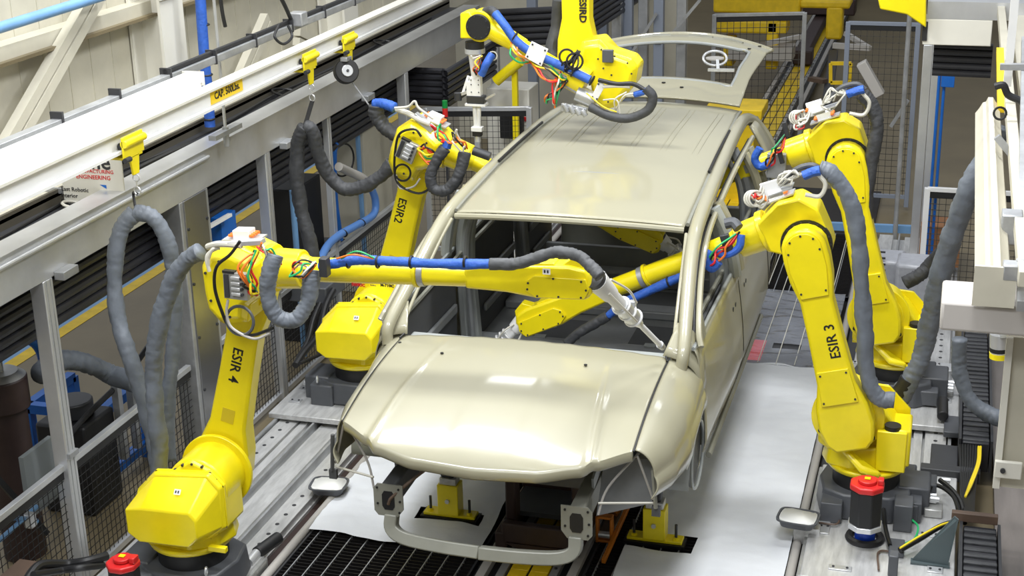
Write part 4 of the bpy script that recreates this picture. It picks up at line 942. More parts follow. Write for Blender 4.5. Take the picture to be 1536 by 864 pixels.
# sign
YS = 7.05
a0, a1, a2, a3 = at(88, 232, y=YS), at(180, 232, y=YS), at(180, 304, y=YS), at(88, 304, y=YS)
sg = empty('wall_sign', (a0.x, YS, a3.z), 'cream sign with red and black lettering on the left wall', 'sign')
zt_, zb_ = a0.z+.02, a3.z
MB().bb(a0.x, a1.x, YS, YS+.012, zb_, zt_+.12).build('board', CREAML, sg)
MB().bb(-3.14, a0.x+.02, YS+.012, YS+.03, zb_+.05, zb_+.08).build('wall_bracket', ALUD, sg)
def sl_(px, py): 
    p = at(px, py, y=YS); p.y = YS-.0015; return p
text('me', .13, sl_(146, 243), (1, 0, 0), (0, 0, 1), DGREY, sg, 'lettering', bold=.002)
text('MANUFACTURING', .030, sl_(140, 257), (1, 0, 0), (0, 0, 1), RED, sg, 'lettering')
text('ENGINEERING', .034, sl_(140, 266), (1, 0, 0), (0, 0, 1), RED, sg, 'lettering')
for i, t_ in enumerate(('East Robotic', 'Interior', 'Seam #')): text(t_, .034, sl_(92, 283+9.5*i), (1, 0, 0), (0, 0, 1), BLK, sg, 'lettering', align='LEFT')
p = sl_(150, 277); MB().prism([p, p+Vector((.04, 0, 0)), p+Vector((.04, 0, -.022))], (0, -.001, 0)).build('blue_mark', BLUP, sg)
# ---- fence with mesh
def fence(a, b, z0, z1, label, sp=.05, rail=True, m=WIREM, wr=.0016, post_n=0, rm=None, group=None):
    a, b = Vector(a), Vector(b); d = b-a; L = d.length; d.normalize(); t = empty('mesh_fence', (a+b)/2, label, 'fence', group)
    k = MB(); n = int(L/sp)
    for i in range(n+1): k.bar((a+d*i*sp)+UP*z0, (a+d*i*sp)+UP*z1, wr*2, wr*2, d.cross(UP))
    z = z0
    while z < z1: k.bar(a+UP*z, b+UP*z, wr*2, wr*2); z += sp
    k.build('wire_mesh', m, t, smooth=False, kind='stuff')
    if rail: MB().bar(a+UP*(z1+.02), b+UP*(z1+.02), .035, .035).build('top_rail', rm or ALU, t, bevel=.003); MB().bar(a+UP*(z1-.02), b+UP*(z1-.02), .02, .05).build('black_edge', BLK, t)
    MB().bar(a+UP*(z0), b+UP*(z0), .035, .035).build('bottom_rail', rm or ALU, t)
    for i in range(post_n): 
        p = a.lerp(b, i/(post_n-1)) if post_n > 1 else a
        MB().bar(p+UP*(z0-.1), p+UP*(z1+.03), .045, .045, d.cross(UP)).build('fence_post', rm or ALU, t, bevel=.003)
    return t
fence((-2.40, 3.6, 0), (-2.40, 7.6, 0), -.08, .61, 'black mesh fence with aluminium top rail at the lower left', .045)
fence((-2.40, 8.0, 0), (-2.40, 11.6, 0), -.08, .61, 'black mesh fence behind robots ESIR 4 and ESIR2', .045)
ms = MB(); y = 9.2
# ---- equipment beyond the left fence
tk = empty('filter_tank', (-3.0, 6.05, -.14), 'dark brown cylindrical filter tank with a blue hose at the left edge', 'tank')
q = at(20, 700, x=-2.95)
MB().cyl((q.x, q.y, -.14), (q.x, q.y, .95), .12, n=28).build('vessel', MAROON, tk)
MB().cyl((q.x, q.y, .78), (q.x, q.y, .97), .145, n=28).build('collar', MAROON, tk, bevel=.01)
MB().cyl((q.x, q.y, .97), (q.x, q.y, 1.00), .14, .10, n=28).build('lid', ZINC, tk)
MB().cyl((q.x, q.y, 1.0), (q.x, q.y, 1.08), .025, n=12).build('valve_stem', ALU, tk)
MB().tube([(q.x, q.y, 1.08), (q.x+.05, q.y+.06, 1.13), (q.x+.10, q.y+.16, 1.14), (q.x+.12, q.y+.24, 1.04), (q.x+.12, q.y+.26, .86)], .035, n=12).build('blue_hose', BLUP, tk)
MB().tube([(q.x+.12, q.y+.28, 1.0), (q.x+.14, q.y+.3, .7), (q.x+.16, q.y+.3, .3)], .03, n=10).build('black_hose', BLK, tk)
gf = empty('equipment_stand', (-3.1, 7.5, -.14), 'blue steel equipment frame beyond the left fence', 'frame')
pts = [at(395, 0, x=-3)]
a1, a2 = at(148, 622, x=-2.9), at(165, 605, x=-2.9)
f1 = Vector((-2.9, a1.y, a1.z))
for dy, dx in ((0, 0), (.5, 0), (.5, -.5), (0, -.5)):
    MB().bar((f1.x+dx, f1.y+dy, -.14), (f1.x+dx, f1.y+dy, f1.z), .06, .06, (0, 1, 0)).build('leg', BLUP, gf)
for z in (f1.z, f1.z-.42):
    MB().bar((f1.x, f1.y, z), (f1.x, f1.y+.5, z), .06, .06).build('rail', BLUP, gf)
    MB().bar((f1.x, f1.y, z), (f1.x-.5, f1.y, z), .06, .06).build('rail', BLUP, gf)
    MB().bar((f1.x-.5, f1.y, z), (f1.x-.5, f1.y+.5, z), .06, .06).build('rail', BLUP, gf)
gb = MB().box(at(60, 715, x=-2.6)+Vector((0, 0, 0)), (.03, .28, .36)); o = gb.build('grey_panel_box', DGREY); tag(o, 'grey metal switch panel behind the fence at lower left', 'panel')
o.data.materials[0] = mat('mid_grey_paint', (.20, .22, .22), .5)
pm = empty('pump_unit', at(110, 620, x=-2.95), 'black pump unit behind the lower left post', 'pump')
q = at(110, 610, x=-2.95)
MB().bb(q.x-.17, q.x+.17, q.y-.17, q.y+.17, -.14, q.z-.05).build('body', PANEL, pm, bevel=.02)
MB().cyl((q.x, q.y, q.z-.05), (q.x, q.y, q.z+.05), .12, n=20).build('motor_cap', DGREY, pm, bevel=.01)
for k in (-.08, .08):
    MB().bar((q.x+.2, q.y+.25+k, .1), (q.x+.2, q.y+.25+k, q.z+.12), .045, .045, (0, 1, 0)).build('support_bar', ALUD, pm)
MB().tube([q+Vector((.1, -.3, -.1)), q+Vector((.15, -.1, .0)), q+Vector((.2, .3, .1)), q+Vector((.2, .8, .25))], .018, n=8).build('black_pipe', BLK, pm)
lp = empty('light_blue_pipework', at(60, 790, x=-2.5), 'light blue air pipes with a valve at the lower left edge', 'pipe')
MB().tube([at(-30, 770, x=-2.52), at(30, 778, x=-2.52), at(55, 782, x=-2.52)], .014, n=10).build('pipe', LBLU, lp)
MB().tube([at(-10, 818, x=-2.52), at(20, 792, x=-2.52), at(55, 760, x=-2.52)], .014, n=10).build('pipe', LBLU, lp)
MB().box(at(45, 780, x=-2.50), (.05, .05, .08)).build('valve', ALU, lp, bevel=.006)
tag(MB().bar(at(-20, 700, x=-2.7), at(70, 700+100, x=-2.6), .03, .03).build('black_conduit', BLK), 'slanted black conduit behind the fence at lower left', 'pipe')
bp_ = MB().box(at(45, 862, x=-2.25), (.26, .22, .02)); tag(bp_.build('rusty_plate', BROWN), 'rust coloured plate at the bottom left corner', 'plate')
# ---- middle clutter beyond the fence
def boxat(px, py, x, size, m, name, label, cat, **k):
    o = MB().box(at(px, py, x=x), size).build(name, m, None, **k); tag(o, label, cat); return o
cab = MB().bb(-2.95, -2.60, at(560, 300, x=-2.6).y-.15, at(560, 300, x=-2.6).y+.45, -.14, 1.62); tag(cab.build('tall_cabinet', CREAM, bevel=.006), 'tall cream cabinet behind the blue hose and robot ESIR2', 'cabinet')
boxat(478, 395, -2.75, (.30, .45, .30), PANEL, 'dark_control_box', 'dark control box behind the fence left of robot ESIR2', 'box', bevel=.01)
A = at(445, 300, x=-2.8); tag(MB().bb(A.x-.1, A.x+.1, A.y-.25, A.y+.25, -.14, A.z+.15).build('black_cabinet', PANEL, bevel=.01), 'black cabinet beyond the fence below the grey sleeve', 'cabinet')
boxat(470, 430, -2.3, (.35, .35, .12), GREYM, 'cable_gearbox', 'grey cable box beside the near left robot forearm', 'box', bevel=.01)
bq = empty('blue_bracket', at(345, 330, x=-2.55), 'blue bracket and white perforated strut beside the steel column', 'bracket')
MB().bb(-2.58, -2.50, at(322, 340, x=-2.55).y, at(345, 340, x=-2.55).y, .9, 1.35).build('bracket', BLUP, bq, bevel=.004)
MB().bar(at(305, 345, x=-2.45), at(345, 322, x=-2.45), .03, .02).build('strut', WHT, bq)
lpz = empty('light_blue_post', at(440, 300, x=-2.55), 'light blue pipe stand behind the grey sleeve', 'pipe')
MB().cyl((-2.55, at(443, 350, x=-2.55).y, -.1), (-2.55, at(443, 350, x=-2.55).y, 1.2), .022, n=12).build('pipe', LBLU, lpz)
tag(MB().cyl((-2.62, at(535, 180, x=-2.62).y, -.1), (-2.62, at(535, 180, x=-2.62).y, 1.7), .020, n=12).build('light_blue_post', LBLU), 'light blue post at the corner of the tall cream cabinet', 'pipe')
hs = empty('blue_air_hose', at(520, 340, x=-2.3), 'fat blue air hose curving down behind robot ESIR2', 'hose')
MB().tube([at(556, 280, x=-2.35), at(563, 300, x=-2.35), at(560, 322, x=-2.35), at(535, 338, x=-2.35), at(510, 352, x=-2.35), at(492, 368, x=-2.3), at(480, 390, x=-2.2)], .030, n=12).build('hose', mat('air_hose_blue', (.10, .25, .62), .4), hs)
MB().tube([at(508, 250, x=-2.4), at(525, 258, x=-2.4), at(545, 268, x=-2.35), at(556, 282, x=-2.35)], .034, n=12).build('pale_hose', PIPE, hs)
for px, py in ((542, 334), (515, 350)): MB().torus(at(px, py, x=-2.35), (0, 1, .3), .031, .006, 16, 6).build('tie', BLK, hs)
tag(MB().tube([at(503, 215, x=-2.6), at(500, 235, x=-2.6), at(502, 300, x=-2.6), at(510, 360, x=-2.6)], .028, n=10).build('blue_air_line', BLUP), 'blue air line hanging beyond the fence behind the pale hose', 'hose')
tag(MB().torus(at(515, 240, x=-2.6), (1, -.3, 0), .13, .008, 30, 6).build('black_hose_coil', BLK), 'black hose coil beyond the fence beside the blue air line', 'hose')
# ---- left background by the car
q = at(770, 200, y=13.2)
cbt = empty('control_cabinet', q, 'pale green-grey control cabinet with stickers behind the sealing tool', 'cabinet')
A = at(770, 185, y=13.5); MB().bb(A.x-.21, A.x+.21, 13.325, 13.675, -.14, A.z+.375).build('body', CREAML, cbt, bevel=.01)
MB().box(at(752, 166, y=13.31), (.10, .01, .08)).build('yellow_sticker', YEL, cbt)
MB().box(at(780, 178, y=13.31), (.16, .01, .04)).build('red_sticker', RED, cbt)
MB().box(at(768, 187, y=13.2), (.22, .08, .26)).build('black_box', PANEL, cbt, bevel=.01)
sl = empty('stack_light', at(668, 175, x=-2.5), 'small stack light with green over red lens behind the fence', 'light')
q = at(668, 175, y=11.0); MB().cyl(q, q+UP*.07, .022, n=12).build('red_lens', RED, sl); MB().cyl(q+UP*.07, q+UP*.13, .022, n=12).build('green_lens', GREENL, sl); MB().cyl((q.x, q.y, -.14), q, .012, n=8).build('stem', DGREY, sl)
fence(at(640, 215, y=11.8)*1, at(795, 215, y=11.8)*1+Vector((0, .0, 0)), -.95, .28, 'small mesh fence section behind the sealing tool', .05, m=WIREM, post_n=3)
yp = empty('yellow_guard_pipe', at(745, 115, y=13), 'yellow guard pipe behind the upper robot tool', 'pipe')
MB().tube([at(744, 122, y=13), at(760, 108, y=13), at(780, 92, y=13)], .05, n=12).build('pipe', YEL, yp); A = at(772, 98, y=13.05); MB().bar((A.x, A.y, -.14), A, .05, .05, (0, 1, 0)).build('post', YEL, yp)
# ================================================================ background beyond the car
gposts = [(793, 1.9), (905, 2.0), (925, 2.0), (948, 2.2), (968, 2.2), (990, 2.2), (1012, 2.3), (1048, 2.4)]
for i, px in enumerate((800, 888, 905, 926, 942, 965, 988, 1022)):
    q = at(px, 95, y=15.2+.15*(i % 3)); 
    m = ALUD if i % 2 else mat('grey_post_paint', (.23, .26, .32), .45)
    t = empty('frame_post', (q.x, q.y, -.14), ['slim grey frame post directly right of the letters ESIRD' if i == 0 else '%s frame post seen through the tailgate window, %s from the left' % ('aluminium' if i % 2 else 'blue-grey', ('', 'first', 'second', 'third', 'fourth', 'fifth', 'sixth', 'seventh')[i])][0], 'post', 'frame posts behind the car')
    MB().bb(q.x-.05, q.x+.05, q.y-.05, q.y+.05, -.14, 2.4).build('profile', m, t, bevel=.006)
    MB().box((q.x, q.y-.06, at(px, 60, y=q.y).z), (.07, .03, .05)).build('blue_clamp', BLUP, t)
for (a, b, lab) in (((935, 100), (985, 20), 'thin diagonal tie between the background frame posts on the left'), ((1000, 60), (1050, 0), 'thin diagonal tie between the background frame posts on the right')):
    tag(MB().bar(at(*a, y=15.1), at(*b, y=15.1), .03, .03).build('diagonal_tie', ALUD), lab, 'brace')
structure('wall_back', MB().bb(-9, 7, 32, 32.2, -.2, 5), DGREY)
structure('trim_9', MB().bb(-3.6, -.9, 16.5, 16.7, -.2, 1.55), CREAM)
fence(at(1068, 190, y=16), at(1200, 190, y=16), -.95, 1.2, 'grey wire mesh fence in front of the yellow machine', .07, m=WIREG, wr=.003, post_n=2, rm=ALUD)
fence((at(1268, 120, y=14.5).x, 14.5, 0), (at(1372, 120, y=14.5).x, 14.5, 0), 0, 1.66, 'tall wire mesh fence right of the yellow conveyor', .06, m=WIREG, wr=.0025, post_n=2, rm=mat('grey_post_paint', (0, 0, 0)))
ym = empty('yellow_machine', at(1130, 60, y=20), 'large yellow conveyor machine in the far background', 'machine')
for (a, b, d) in (((1070, -10), (1200, 22), .5), ((1075, 30), (1180, 52), .4), ((1085, 55), (1100, 100), .3), ((1150, 20), (1165, 105), .3), ((1200, 0), (1275, 14), .5), ((1240, 10), (1262, 60), .3)):
    A, B = at(*a, y=20), at(*b, y=20); MB().bb(A.x, B.x, 20, 20+d, A.z, B.z).build('body_block', YELD, ym, bevel=.03)
MB().bb(at(1095, 95, y=20).x, at(1190, 95, y=20).x, 19.8, 20.2, .25, .42).build('white_beam', PIPE, ym)
for (a, b, y_) in (((1090, 120), (1200, 165), 14.8), ((1110, 170), (1140, 200), 13.6)):
    A, B = at(*a, y=y_), at(*b, y=y_)
yb = empty('yellow_lift_table', at(1105, 165, y=14.2), 'yellow lift table behind the raised tailgate', 'table')
MB().box(at(1105, 163, y=14.3), (.55, .5, .10)).build('deck', YELD, yb, bevel=.01); A = at(1105, 163, y=14.3); MB().bb(A.x-.2, A.x+.2, A.y-.2, A.y+.2, -.14, A.z).build('base', YELD, yb, bevel=.01)
dk = empty('dark_carrier', at(1222, 60, y=20), 'dark steel carrier standing on the far end of the yellow conveyor', 'carrier')
MB().bar(at(1200, 88, z=.1), at(1252, -10, z=.1), .18, .16).build('beam', MAROON, dk, bevel=.02)
MB().box(at(1205, 84, z=.12), (.26, .3, .2)).build('head', MAROON, dk, bevel=.02)
MB().box(at(1245, 8, y=24), (.8, .4, .25)).build('yoke', MAROON, dk, bevel=.02)
tri = empty('white_tripod_frame', at(1235, 70, y=17.5), 'white slanted frame arms beside the far conveyor', 'frame')
MB().bar(at(1268, 50, y=17.6), at(1305, 73, y=17.3), .05, .05).build('arm', PIPE, tri); MB().bar(at(1250, 68, y=17.4), at(1305, 72, y=17.3), .06, .06).build('arm', PIPE, tri)
MB().bar(at(1200, 55, y=17.6), at(1150, 65, y=17.3), .05, .05).build('arm', PIPE, tri)
yst = empty('yellow_stand', at(1262, 110, y=15.5), 'small yellow square frame stand beside the far conveyor', 'stand')
A = [at(a, b, y=15.5) for a, b in ((1246, 95), (1277, 95), (1275, 124), (1246, 124))]
for i in range(4): MB().bar(A[i], A[(i+1) % 4], .035, .035, (0, 1, 0)).build('bar', YELD, yst)
MB().bar(at(1240, 160, z=.05), at(1250, 80, z=.4), .12, .10).build('grey_arm', DGREY, yst, bevel=.01)
MB().bar(at(1215, 118, z=.25), at(1238, 122, z=.25), .10, .05).build('rusty_bar', BROWN, yst)
A = at(1312, 135, y=13.6); tag(MB().bb(A.x-.02, A.x+.02, 13.62, 13.66, -.14, A.z).build('slim_stand', DGREY), 'slim dark stand carrying the tilted pale box', 'post')
wr_ = MB().box(at(1306, 118, y=13.6), (.09, .12, .34), Matrix.Rotation(math.radians(-32), 3, 'Y')); tag(wr_.build('tilted_box', PIPE, bevel=.006), 'pale box tilted on its post above the far right robot', 'box')
tag(MB().bar(at(1225, 338, y=13.5), at(1368, 344, y=13.5), .05, .07).build('light_blue_rail', LBLU), 'light blue rail low behind the far right robot', 'rail')
rp = empty('profile_post', at(1375, 300, y=12.3), 'double aluminium profile post at upper right', 'post')
for px, w_ in ((1381, .07), (1394, .06)):
    q = at(px, 230, y=12.3); MB().bb(q.x-w_/2, q.x+w_/2, 12.27, 12.33, -.14, 1.9).build('profile', ALU, rp, bevel=.004)
rq = empty('grey_pole', at(1365, 60, y=13.4), 'pair of slim grey poles left of the double profile post', 'post')
for px, py in ((1362, 60), (1358, 120)):
    q = at(px, py, y=13.4); MB().cyl((q.x, q.y, -.14), (q.x, q.y, 2.2), .022, n=12).build('pole', ALUD, rq)
tag(MB().bar(at(1336, 190, y=13.6), at(1362, 150, y=13.6), .03, .03).build('diagonal_tie', ALUD), 'short diagonal tie beside the slim grey poles', 'brace')
bt = empty('blue_conduit', at(1408, 180, y=12.0), 'bright blue conduits on the mesh fence at upper right', 'pipe')
for px in (1402, 1410): 
    q = at(px, 210, y=12.0); MB().cyl((q.x, q.y, -.1), (q.x, q.y, 1.75), .012, n=8).build('pipe', BLUP, bt)
MB().box(at(1422, 120, y=12), (.10, .08, .10)).build('box', BLUP, bt, bevel=.004)
fence((at(1390, 300, y=11.9).x, 11.9, 0), (at(1460, 300, y=11.9).x+.4, 11.9, 0), -.1, .80, 'mesh fence section with white top rail at the right', .05, m=WIREG, wr=.0025, post_n=2, rm=WHT)
ct = MB().box(at(1410, 362, y=12.3), (.32, .3, .34)); tag(ct.build('cardboard_box', CARTON), 'brown cardboard box behind the mesh fence on the right', 'box')
# plastic covered machine behind the far right robot
pc = empty('wrapped_controller', at(1350, 400, y=11.0), 'pale plastic wrapped unit behind the far right robot', 'cabinet')
A = at(1335, 382, y=11.0); MB().bb(A.x-.12, A.x+.12, 10.85, 11.15, -.14, A.z).build('unit', mat('pale_plastic', (.38, .39, .43), .3, var=.2, vscale=20), pc, bevel=.03)
A = at(1372, 388, y=10.9); MB().bb(A.x-.13, A.x+.13, 10.75, 11.05, -.14, A.z).build('unit', MATS['pale_plastic'], pc, bevel=.03)
for i in range(6): MB().box(at(1322, 378+9*i, y=10.85)+Vector((0, 0, .0)), (.06, .01, .012)).build('vent_slot', DGREY, pc)
# ---- upper right steelwork
ub = empty('white_box_beam', at(1435, 50, y=11), 'white box beam with steel channel on top at the upper right', 'beam')
A, B = at(1386, 28, y=11), at(1486, 70, y=11); MB().bb(A.x, B.x, 11.0, 11.2, B.z, A.z).build('box_section', CREAML, ub, bevel=.006)
A2 = at(1392, 2, y=11); B2 = at(1516, 30, y=11); MB().bb(A2.x, B2.x+.1, 11.0, 11.2, A.z, A2.z).build('channel', ALU, ub)
MB().bb(A.x-.005, A.x+.03, 10.99, 11.0, B.z+.03, A.z-.02).build('end_plate', DGREY, ub)
yc = MB().prism([at(a, b, y=10.9) for a, b in ((1316, -5), (1389, -5), (1389, 42), (1360, 22), (1320, 14))], (0, .15, 0)); tag(yc.build('yellow_corner_guard', YEL, bevel=.01), 'yellow corner guard at the top edge left of the white beam', 'guard')
fx = empty('cream_fixture', at(1475, 300, z=2.3), 'cream ribbed strip light housing seen from behind on the right', 'light', None)
pf = [(1455, 425), (1500, 428), (1498, 160), (1468, 168)]
ya, yb2 = at(1478, 430, z=2.32).y, at(1480, 165, z=2.32).y
xa = at(1462, 425, z=2.32).x
prof = [(0, 0), (.02, .03), (.035, .06), (.05, .065), (.06, .09), (.085, .09), (.10, .065), (.12, .05), (.13, 0)]
MB().prism([(xa+a, ya, 2.30+b) for a, b in prof], (0, yb2-ya, 0)).build('housing', CREAM, fx, bevel=.002)
MB().bb(xa-.005, xa+.14, ya-.014, ya, 2.25, 2.40).build('end_cap', CREAM, fx)
MB().bb(xa+.14, xa+.19, ya-.1, 11, 2.36, 2.42).build('support_channel', CREAM, fx, bevel=.004)
MB().cyl((xa+.215, ya-.05, 2.33), (xa+.215, ya+1.3, 2.33), .012, n=10).build('lit_tube', LAMP, fx)
MB().bb(xa+.23, xa+.34, ya-.1, 11, 2.30, 2.36).build('cover_channel', CREAM, fx, bevel=.004)
MB().box((xa+.12, ya+.02, 2.38), (.06, .07, .06)).build('junction_box', ALUD, fx, bevel=.006)
MB().tube([(xa+.14, ya+.05, 2.41), (xa+.2, ya-.02, 2.42), (xa+.24, ya-.10, 2.36)], .009, n=8).build('conduit', ALUD, fx)
nb = empty('near_box_beam', at(1475, 480, y=5.4), 'near white box beam end at the right edge', 'beam')
A, B = at(1412, 452, y=5.3), at(1560, 508, y=5.3); MB().bb(A.x, B.x+.3, 5.3, 5.55, B.z, A.z).build('box_section', mat('pale_warm_grey', (.50, .47, .44), .45), nb, bevel=.012)
hp = empty('cream_hanger_post', at(1525, 600, y=5.4), 'cream hanging post with a bolted plate at the right edge', 'post')
A, B = at(1512, 505, y=5.5), at(1548, 735, y=5.5); MB().bb(A.x, B.x+.1, 5.5, 5.6, B.z, A.z).build('post', CREAM, hp)
MB().bb(A.x-.005, A.x+.02, 5.48, 5.5, B.z, A.z).build('edge_flange', CREAML, hp)
A = at(1500, 705, y=5.45); MB().box((A.x+.03, 5.46, A.z), (.10, .02, .07)).build('bolted_plate', CREAML, hp, bevel=.004); MB().cyl((A.x+.01, 5.45, A.z), (A.x+.01, 5.44, A.z), .010, n=8).build('bolt', DGREY, hp)
# pipes and bars at the upper right edge
ur = empty('white_frame_bar', at(1515, 60, y=8), 'white vertical frame bar at the upper right edge', 'bar')
A = at(1514, 95, y=8); MB().bb(A.x-.02, A.x+.02, 8.0, 8.05, at(1514, 130, y=8).z, at(1514, -30, y=8).z).build('bar', WHT, ur)
MB().bar(at(1500, 100, y=7.9), at(1545, 100, y=7.9), .04, .03).build('cross_bar', ALUD, ur)
MB().bar(at(1495, 205, y=7), at(1520, 235, y=7), .03, .03).build('cross_bar', ALUD, ur); MB().bar(at(1513, 236, y=7), at(1545, 236, y=7), .05, .05).build('cross_bar', ALUD, ur)
pb = empty('grey_conduit_run', at(1528, 250, y=7), 'grey conduits and black cable along the right edge', 'pipe')
MB().tube([at(1492, 130, y=7.5), at(1505, 128, y=7.5), at(1512, 142, y=7.5), at(1528, 150, y=7.5), at(1540, 158, y=7.5)], .018, n=10).build('black_cable', BLK, pb)
MB().bar(at(1538, 60, y=8.5), at(1534, 460, y=5.2), .04, .04).build('channel', ALUD, pb)
MB().bar(at(1500, 75, y=9), at(1502, 165, y=8), .04, .03).build('yellow_bar', YELD, pb)
MB().box(at(1517, 340, y=5.9), (.08, .1, .12)).build('switch_box', ALUD, pb, bevel=.006)
MB().torus(at(1500, 170, y=7.6), (.2, -1, .3), .03, .006, 20, 6).build('cable_loop', BLK, pb)
st = MB().cyl(at(1500, 500, y=6.6), at(1500, 535, y=6.6), .045, n=20); stc = empty('sensor_can', at(1500, 520, y=6.6), 'steel can with yellow and black bands at the right edge', 'can')
st.build('can', ALU, stc); A = at(1500, 505, y=6.6); MB().bar(A, (A.x+.2, 5.56, 2.1), .02, .02).build('bracket', ALUD, stc); MB().cyl(at(1500, 528, y=6.6), at(1500, 536, y=6.6), .047, n=20).build('yellow_band', YEL, stc); MB().cyl(at(1500, 520, y=6.6), at(1500, 526, y=6.6), .046, n=20).build('black_band', BLK, stc)
# ================================================================ carriages, motors
def carriage(s, y0, y1, label, zt=.068, full=True):
    t = empty('robot_carriage', (s*1.8, (y0+y1)/2, .0), label, 'carriage', 'robot carriages on the tracks')
    MB().bb(s*1.42, s*2.20, y0, y1, .03, zt).build('deck_plate', STEEL, t, bevel=.006)
    MB().bb(s*1.40, s*1.50, y0+.03, y1, -.02, .05).build('slide_block', ZINC, t, bevel=.006)
    MB().bb(s*2.02, s*2.14, y0+.03, y1, -.02, .05).build('slide_block', ZINC, t, bevel=.006)
    for i, (x, y, a, b) in enumerate(((1.50, y0+.55, .06, .16), (1.52, y0+.80, .10, .04), (1.52, y0+.95, .10, .04), (2.10, y0+.42, .10, .06), (2.10, y0+.22, .08, .06), (2.06, y0+.6, .12, .05), (1.62, y0+.12, .12, .05))):
        p = MB().bb(s*x-a/2, s*x+a/2, y-b/2, y+b/2, zt, zt+.008).build('shim_plate', ALU, t, bevel=.003)
        bolts('bolt', [(s*x+k*a*.3, y, zt+.008) for k in (-1, 1)], (0, 0, 1), .007, .005, DGREY, p)
    return t
carriage(1, 6.98, 8.32, 'worn steel carriage under robot ESIR 3 with motor and fittings')
carriage(1, 9.02, 9.95, 'steel carriage under the far right robot')
carriage(-1, 5.2, 6.5, 'steel carriage under robot ESIR 4')
carriage(-1, 8.22, 9.1, 'steel carriage under robot ESIR2')
def motor(c, label, scale=1., rz=0.):
    c = Vector(c); t = empty('drive_motor', c, label, 'motor', 'red capped drive motors')
    k = scale
    hexp = lambda r, z, n=8: [c+Vector((r*math.cos(a), r*math.sin(a), z)) for a in [2*math.pi*(i+.5)/n+rz for i in range(n)]]
    MB().prism(hexp(.095*k, 0), UP*.03).build('foot', ALU, t, bevel=.004)
    MB().prism(hexp(.088*k, .03), UP*.20*k).build('body', PANEL, t, bevel=.006)
    MB().prism(hexp(.095*k, .03+.20*k), UP*.035*k).build('red_cap', RED, t, bevel=.008)
    MB().cyl(c+UP*(.065+.20*k), c+UP*(.085+.20*k), .05*k, n=20).build('red_hub', RED, t, bevel=.004)
    MB().box(c+Vector((.07*k, 0, .08+.20*k)), (.03, .05, .03)).build('red_lug', RED, t, bevel=.004)
    MB().box(c+UP*(.09+.20*k), (.03, .025, .004)).build('yellow_tag', YEL, t)
c = at(1300, 800, z=.15)
motor(at(1297, 790, z=.20), 'black hexagonal drive motor with red cap on the near right carriage')
tag(MB().cyl(at(1297, 808, z=.075), at(1297, 808, z=.075)+UP*.06, .055, n=24).build('blue_pinion', mat('pinion_blue', (.01, .06, .50), .35)), 'bright blue hub below the drive motor on the near right carriage', 'gear')
q = at(1297, 808, z=.07); tag(MB().torus(q+UP*.008, UP, .085, .022, 32, 8).build('black_bearing_ring', BLK), 'black bearing ring around the blue hub', 'ring')
motor(at(192, 905, z=.2), 'black drive motor with red cap at the bottom left', .9)
gbx = empty('gear_unit', at(1355, 760, z=.12), 'grey gear unit with aluminium boxes right of the red capped motor', 'gearbox')
for (px, py, w_, d_, h_, m_) in ((1355, 770, .10, .14, .16, GREYM), (1373, 760, .07, .16, .12, GREYM), (1360, 722, .14, .12, .10, ALUD), (1392, 735, .09, .14, .14, GREYM), (1338, 760, .05, .10, .14, GREYM), (1248, 760, .12, .16, .12, GREYM), (1400, 765, .10, .10, .05, ZINC), (1345, 822, .08, .16, .03, GREYM), (1340, 845, .05, .07, .12, GREYM)):
    p = at(px, py, z=.07+h_/2); MB().box(p, (w_, d_, h_)).build('housing', m_, gbx, bevel=.006)
for (px, py, z_) in ((1365, 708, .18), (1395, 748, .15), (1412, 720, .16), (1430, 575, .16)): MB().cyl(at(px, py, z=z_), at(px, py, z=z_)+Vector((.05, 0, .0)), .018, n=12).build('connector', ALU, gbx)
MB().tube([at(1410, 720, z=.20), at(1428, 735, z=.20), at(1442, 755, z=.18), at(1447, 785, z=.14)], .014, n=8).build('cable', BLW, gbx)
MB().tube([at(1385, 738, z=.18), at(1405, 728, z=.2), at(1430, 745, z=.19), at(1440, 775, z=.15)], .012, n=8).build('cable', BLW, gbx)
MB().tube([at(1325, 760, z=.16), at(1328, 790, z=.12), at(1335, 818, z=.10)], .012, n=8).build('cable', BLW, gbx)
MB().tube([at(1366, 778, z=.14), at(1377, 790, z=.16), at(1372, 808, z=.12), at(1358, 815, z=.10)], .006, n=6).build('green_yellow_wire', GRW, gbx)
MB().tube([at(1350, 825, z=.12), at(1380, 808, z=.14), at(1410, 790, z=.16), at(1435, 782, z=.16)], .016, n=8).build('cable', BLW, gbx)
MB().tube([at(1350, 822, z=.15), at(1380, 804, z=.17), at(1410, 788, z=.19), at(1430, 782, z=.19)], .006, n=6).build('yellow_wire', YEW, gbx)
MB().tube([at(1228, 784, z=.08), at(1255, 786, z=.09), at(1262, 772, z=.09), at(1275, 772, z=.09)], .006, n=6).build('brown_pipe', BROWN, gbx)
MB().tube([at(1318, 855, z=.08), at(1318, 828, z=.08), at(1340, 828, z=.08)], .006, n=6).build('brown_pipe', BROWN, gbx)
MB().box(at(1275, 755, z=.12), (.03, .03, .14)).build('yellow_tag', YEL, gbx)
gs = empty('gusset_bracket', at(1410, 810, z=.1), 'dark green-grey triangular gusset at the lower right', 'bracket')
A = [at(a, b, z=z_) for a, b, z_ in ((1368, 840, .08), (1422, 848, .08), (1438, 780, .36), (1432, 775, .36))]
MB().prism(A, (.0, .012, .0)).build('plate', mat('green_grey_paint', (.07, .095, .10), .45), gs); MB().box(at(1395, 846, z=.07), (.20, .05, .02)).build('foot', MATS['green_grey_paint'], gs)
MB().box(at(1462, 776, z=.20), (.24, .04, .05)).build('brown_plate', BROWN, gs, bevel=.003)
